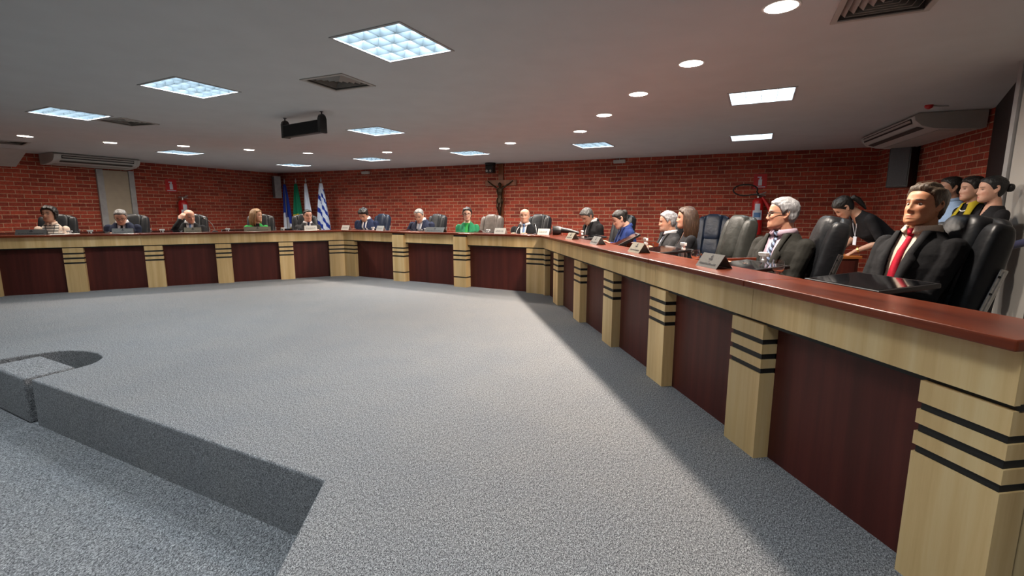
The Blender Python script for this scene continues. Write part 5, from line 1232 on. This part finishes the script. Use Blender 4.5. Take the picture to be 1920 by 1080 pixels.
# papers, pen, cable, hooded device
P, D = ROWS['L']; q = drow(P, D, tline(120, P, D, .12), .12, Z_T+.0005); o = thing('paper_sheets', q, dang(D)+R(8), 'loose white papers under the pen before the woman in stripes', 'papers')
mb = MB(); mb.box(-.16, .05, -.07, .09, 0, .004); mb.box(-.02, .17, -.06, .10, .004, .007, mat=Rz(9)); mb.build('sheets', 'paper', o)
q = drow(P, D, tline(108, P, D, .09), .09, Z_T+.0115); o = thing('pen', q, dang(D)+R(20), 'dark pen on the papers before the woman in stripes', 'pen'); mb = MB(); mb.tube([(-.07, 0, 0), (.06, 0, .002), (.075, 0, .002)], [.005, .005, .0015], 8); mb.build('barrel', 'ink', o, smooth=True)
p0 = onz(1641, 548, Z_W+.03); p1 = onz(1665, 552, Z_W+.03)
P, D = ROWS['R']; o = thing('cable', drow(P, D, 4.95, .33, Z_W), 0, 'thin white cable hanging from the nearest screen', 'cable')
mb = MB(); pl = [aty(1638, 545, 2.34), aty(1655, 547, 2.34), aty(1668, 553, 2.32), aty(1680, 561, 2.30), aty(1690, 572, 2.29), aty(1695, 590, 2.29)]; pl = [v - o.location for v in pl]; mb.tube(pl, .003, 8); mb.build('cord', 'white_plastic', o, smooth=True)
P, D = ROWS['R']; q = drow(P, D, tline(1043, P, D, .20), .17, Z_T+.0005); o = thing('hooded_device', q, R(-100), 'black round hooded device with grey dome at the desk corner', 'device')
mb = MB(); Mx = Tr(0, 0, .066) @ Rx(90); 
mb.lathe([(.055, -.10), (.066, -.06), (.066, .02), (.058, .02), (.056, -.05), (.02, -.09)], 24, mat=Mx); mb.build('hood', 'black_plastic', o, smooth=True)
mb = MB(); mb.ell((0, .0, .058), (.042, .03, .045), 16, 12); mb.build('dome', 'trimgrey', o, smooth=True)
mb = MB(); mb.tube([(.01, .08, .075), (.02, .22, .06), (.03, .36, .03)], [.042, .034, .022], 12); mb.build('arm', 'black_plastic', o, smooth=True)
# side table at the back right
tp = aty(1556, 481.5, 4.95); tq = aty(1617, 481.5, 4.95)
o = thing('side_table', (tq.x, tq.y, 0), 0, 'small dark cabinet table with an orange wood edge, behind the desk', 'table'); wv = 1.15
mb = MB(); mb.box(-wv, 0, .0, .50, .725, .755); mb.build('table_top', 'tablewood', o, bevel=.003)
mb = MB(); mb.box(-wv+.03, -.02, .02, .48, 0, .725); mb.build('cabinet_body', 'mahog', o)
for x0 in (-wv+.04, -.56): mb = MB(); mb.box(x0, x0+.50, .008, .02, .05, .70); dd_ = mb.build('cabinet_door', 'mahog', o, bevel=.002); mb = MB(); mb.ell((x0+.25, -.002, .30), (.012, .012, .012), 12, 8); mb.build('knob', 'gold', dd_, smooth=True)
for i, (x, y) in enumerate(((-.30, .12), (-.22, .22), (-.36, .25))): goblet((tq.x+x, tq.y+y, .7555), ('clear glass on the side table, front one', 'clear glass on the side table, right rear one', 'clear glass on the side table, left rear one')[i], .9)
# watch and badge of the bending woman, earring-less
Wr = pb['arms'][1][2]; El = pb['arms'][1][1]; dv = (Wr-El).normalized()
mb = MB(); mb.tube([Wr-dv*.035, Wr-dv*.020], .029, 18); mb.lathe([(.016, .026), (.016, .034)], 16, mat=Tr(*(Wr-dv*.028))); mb.build('wristwatch', 'gold', pb['root'], smooth=True)
mb = MB(); T2 = pb['TT']; mb.tube([T2 @ Vector((.05, .0, .60)), T2 @ Vector((.04, .10, .50)), T2 @ Vector((.02, .17, .42))], .003, 6); mb.tube([T2 @ Vector((-.05, .0, .60)), T2 @ Vector((-.02, .10, .50)), T2 @ Vector((.02, .17, .42))], .003, 6); a_ = T2 @ Vector((.02, .17, .42)); mb.box(a_.x-.03, a_.x+.03, a_.y-.002, a_.y+.002, a_.z-.09, a_.z); mb.build('lanyard_badge', 'label', pb['root'])

q = onz(1742, 197, Z_C); o = thing('alarm_sensor', q, 0, 'tiny red alarm sensor on the dark ceiling above the right air conditioner', 'sensor')
mb = MB(); mb.lathe([(.012, -.045), (.035, -.03), (.04, -.012), (.04, -.0005)], 18); mb.build('housing', 'red', o, smooth=True)
mb = MB(); mb.tube([(.04, 0, -.008), (.14, .03, -.007), (.24, .02, -.007)], .006, 6); mb.build('wire', 'ringwhite', o, smooth=True)
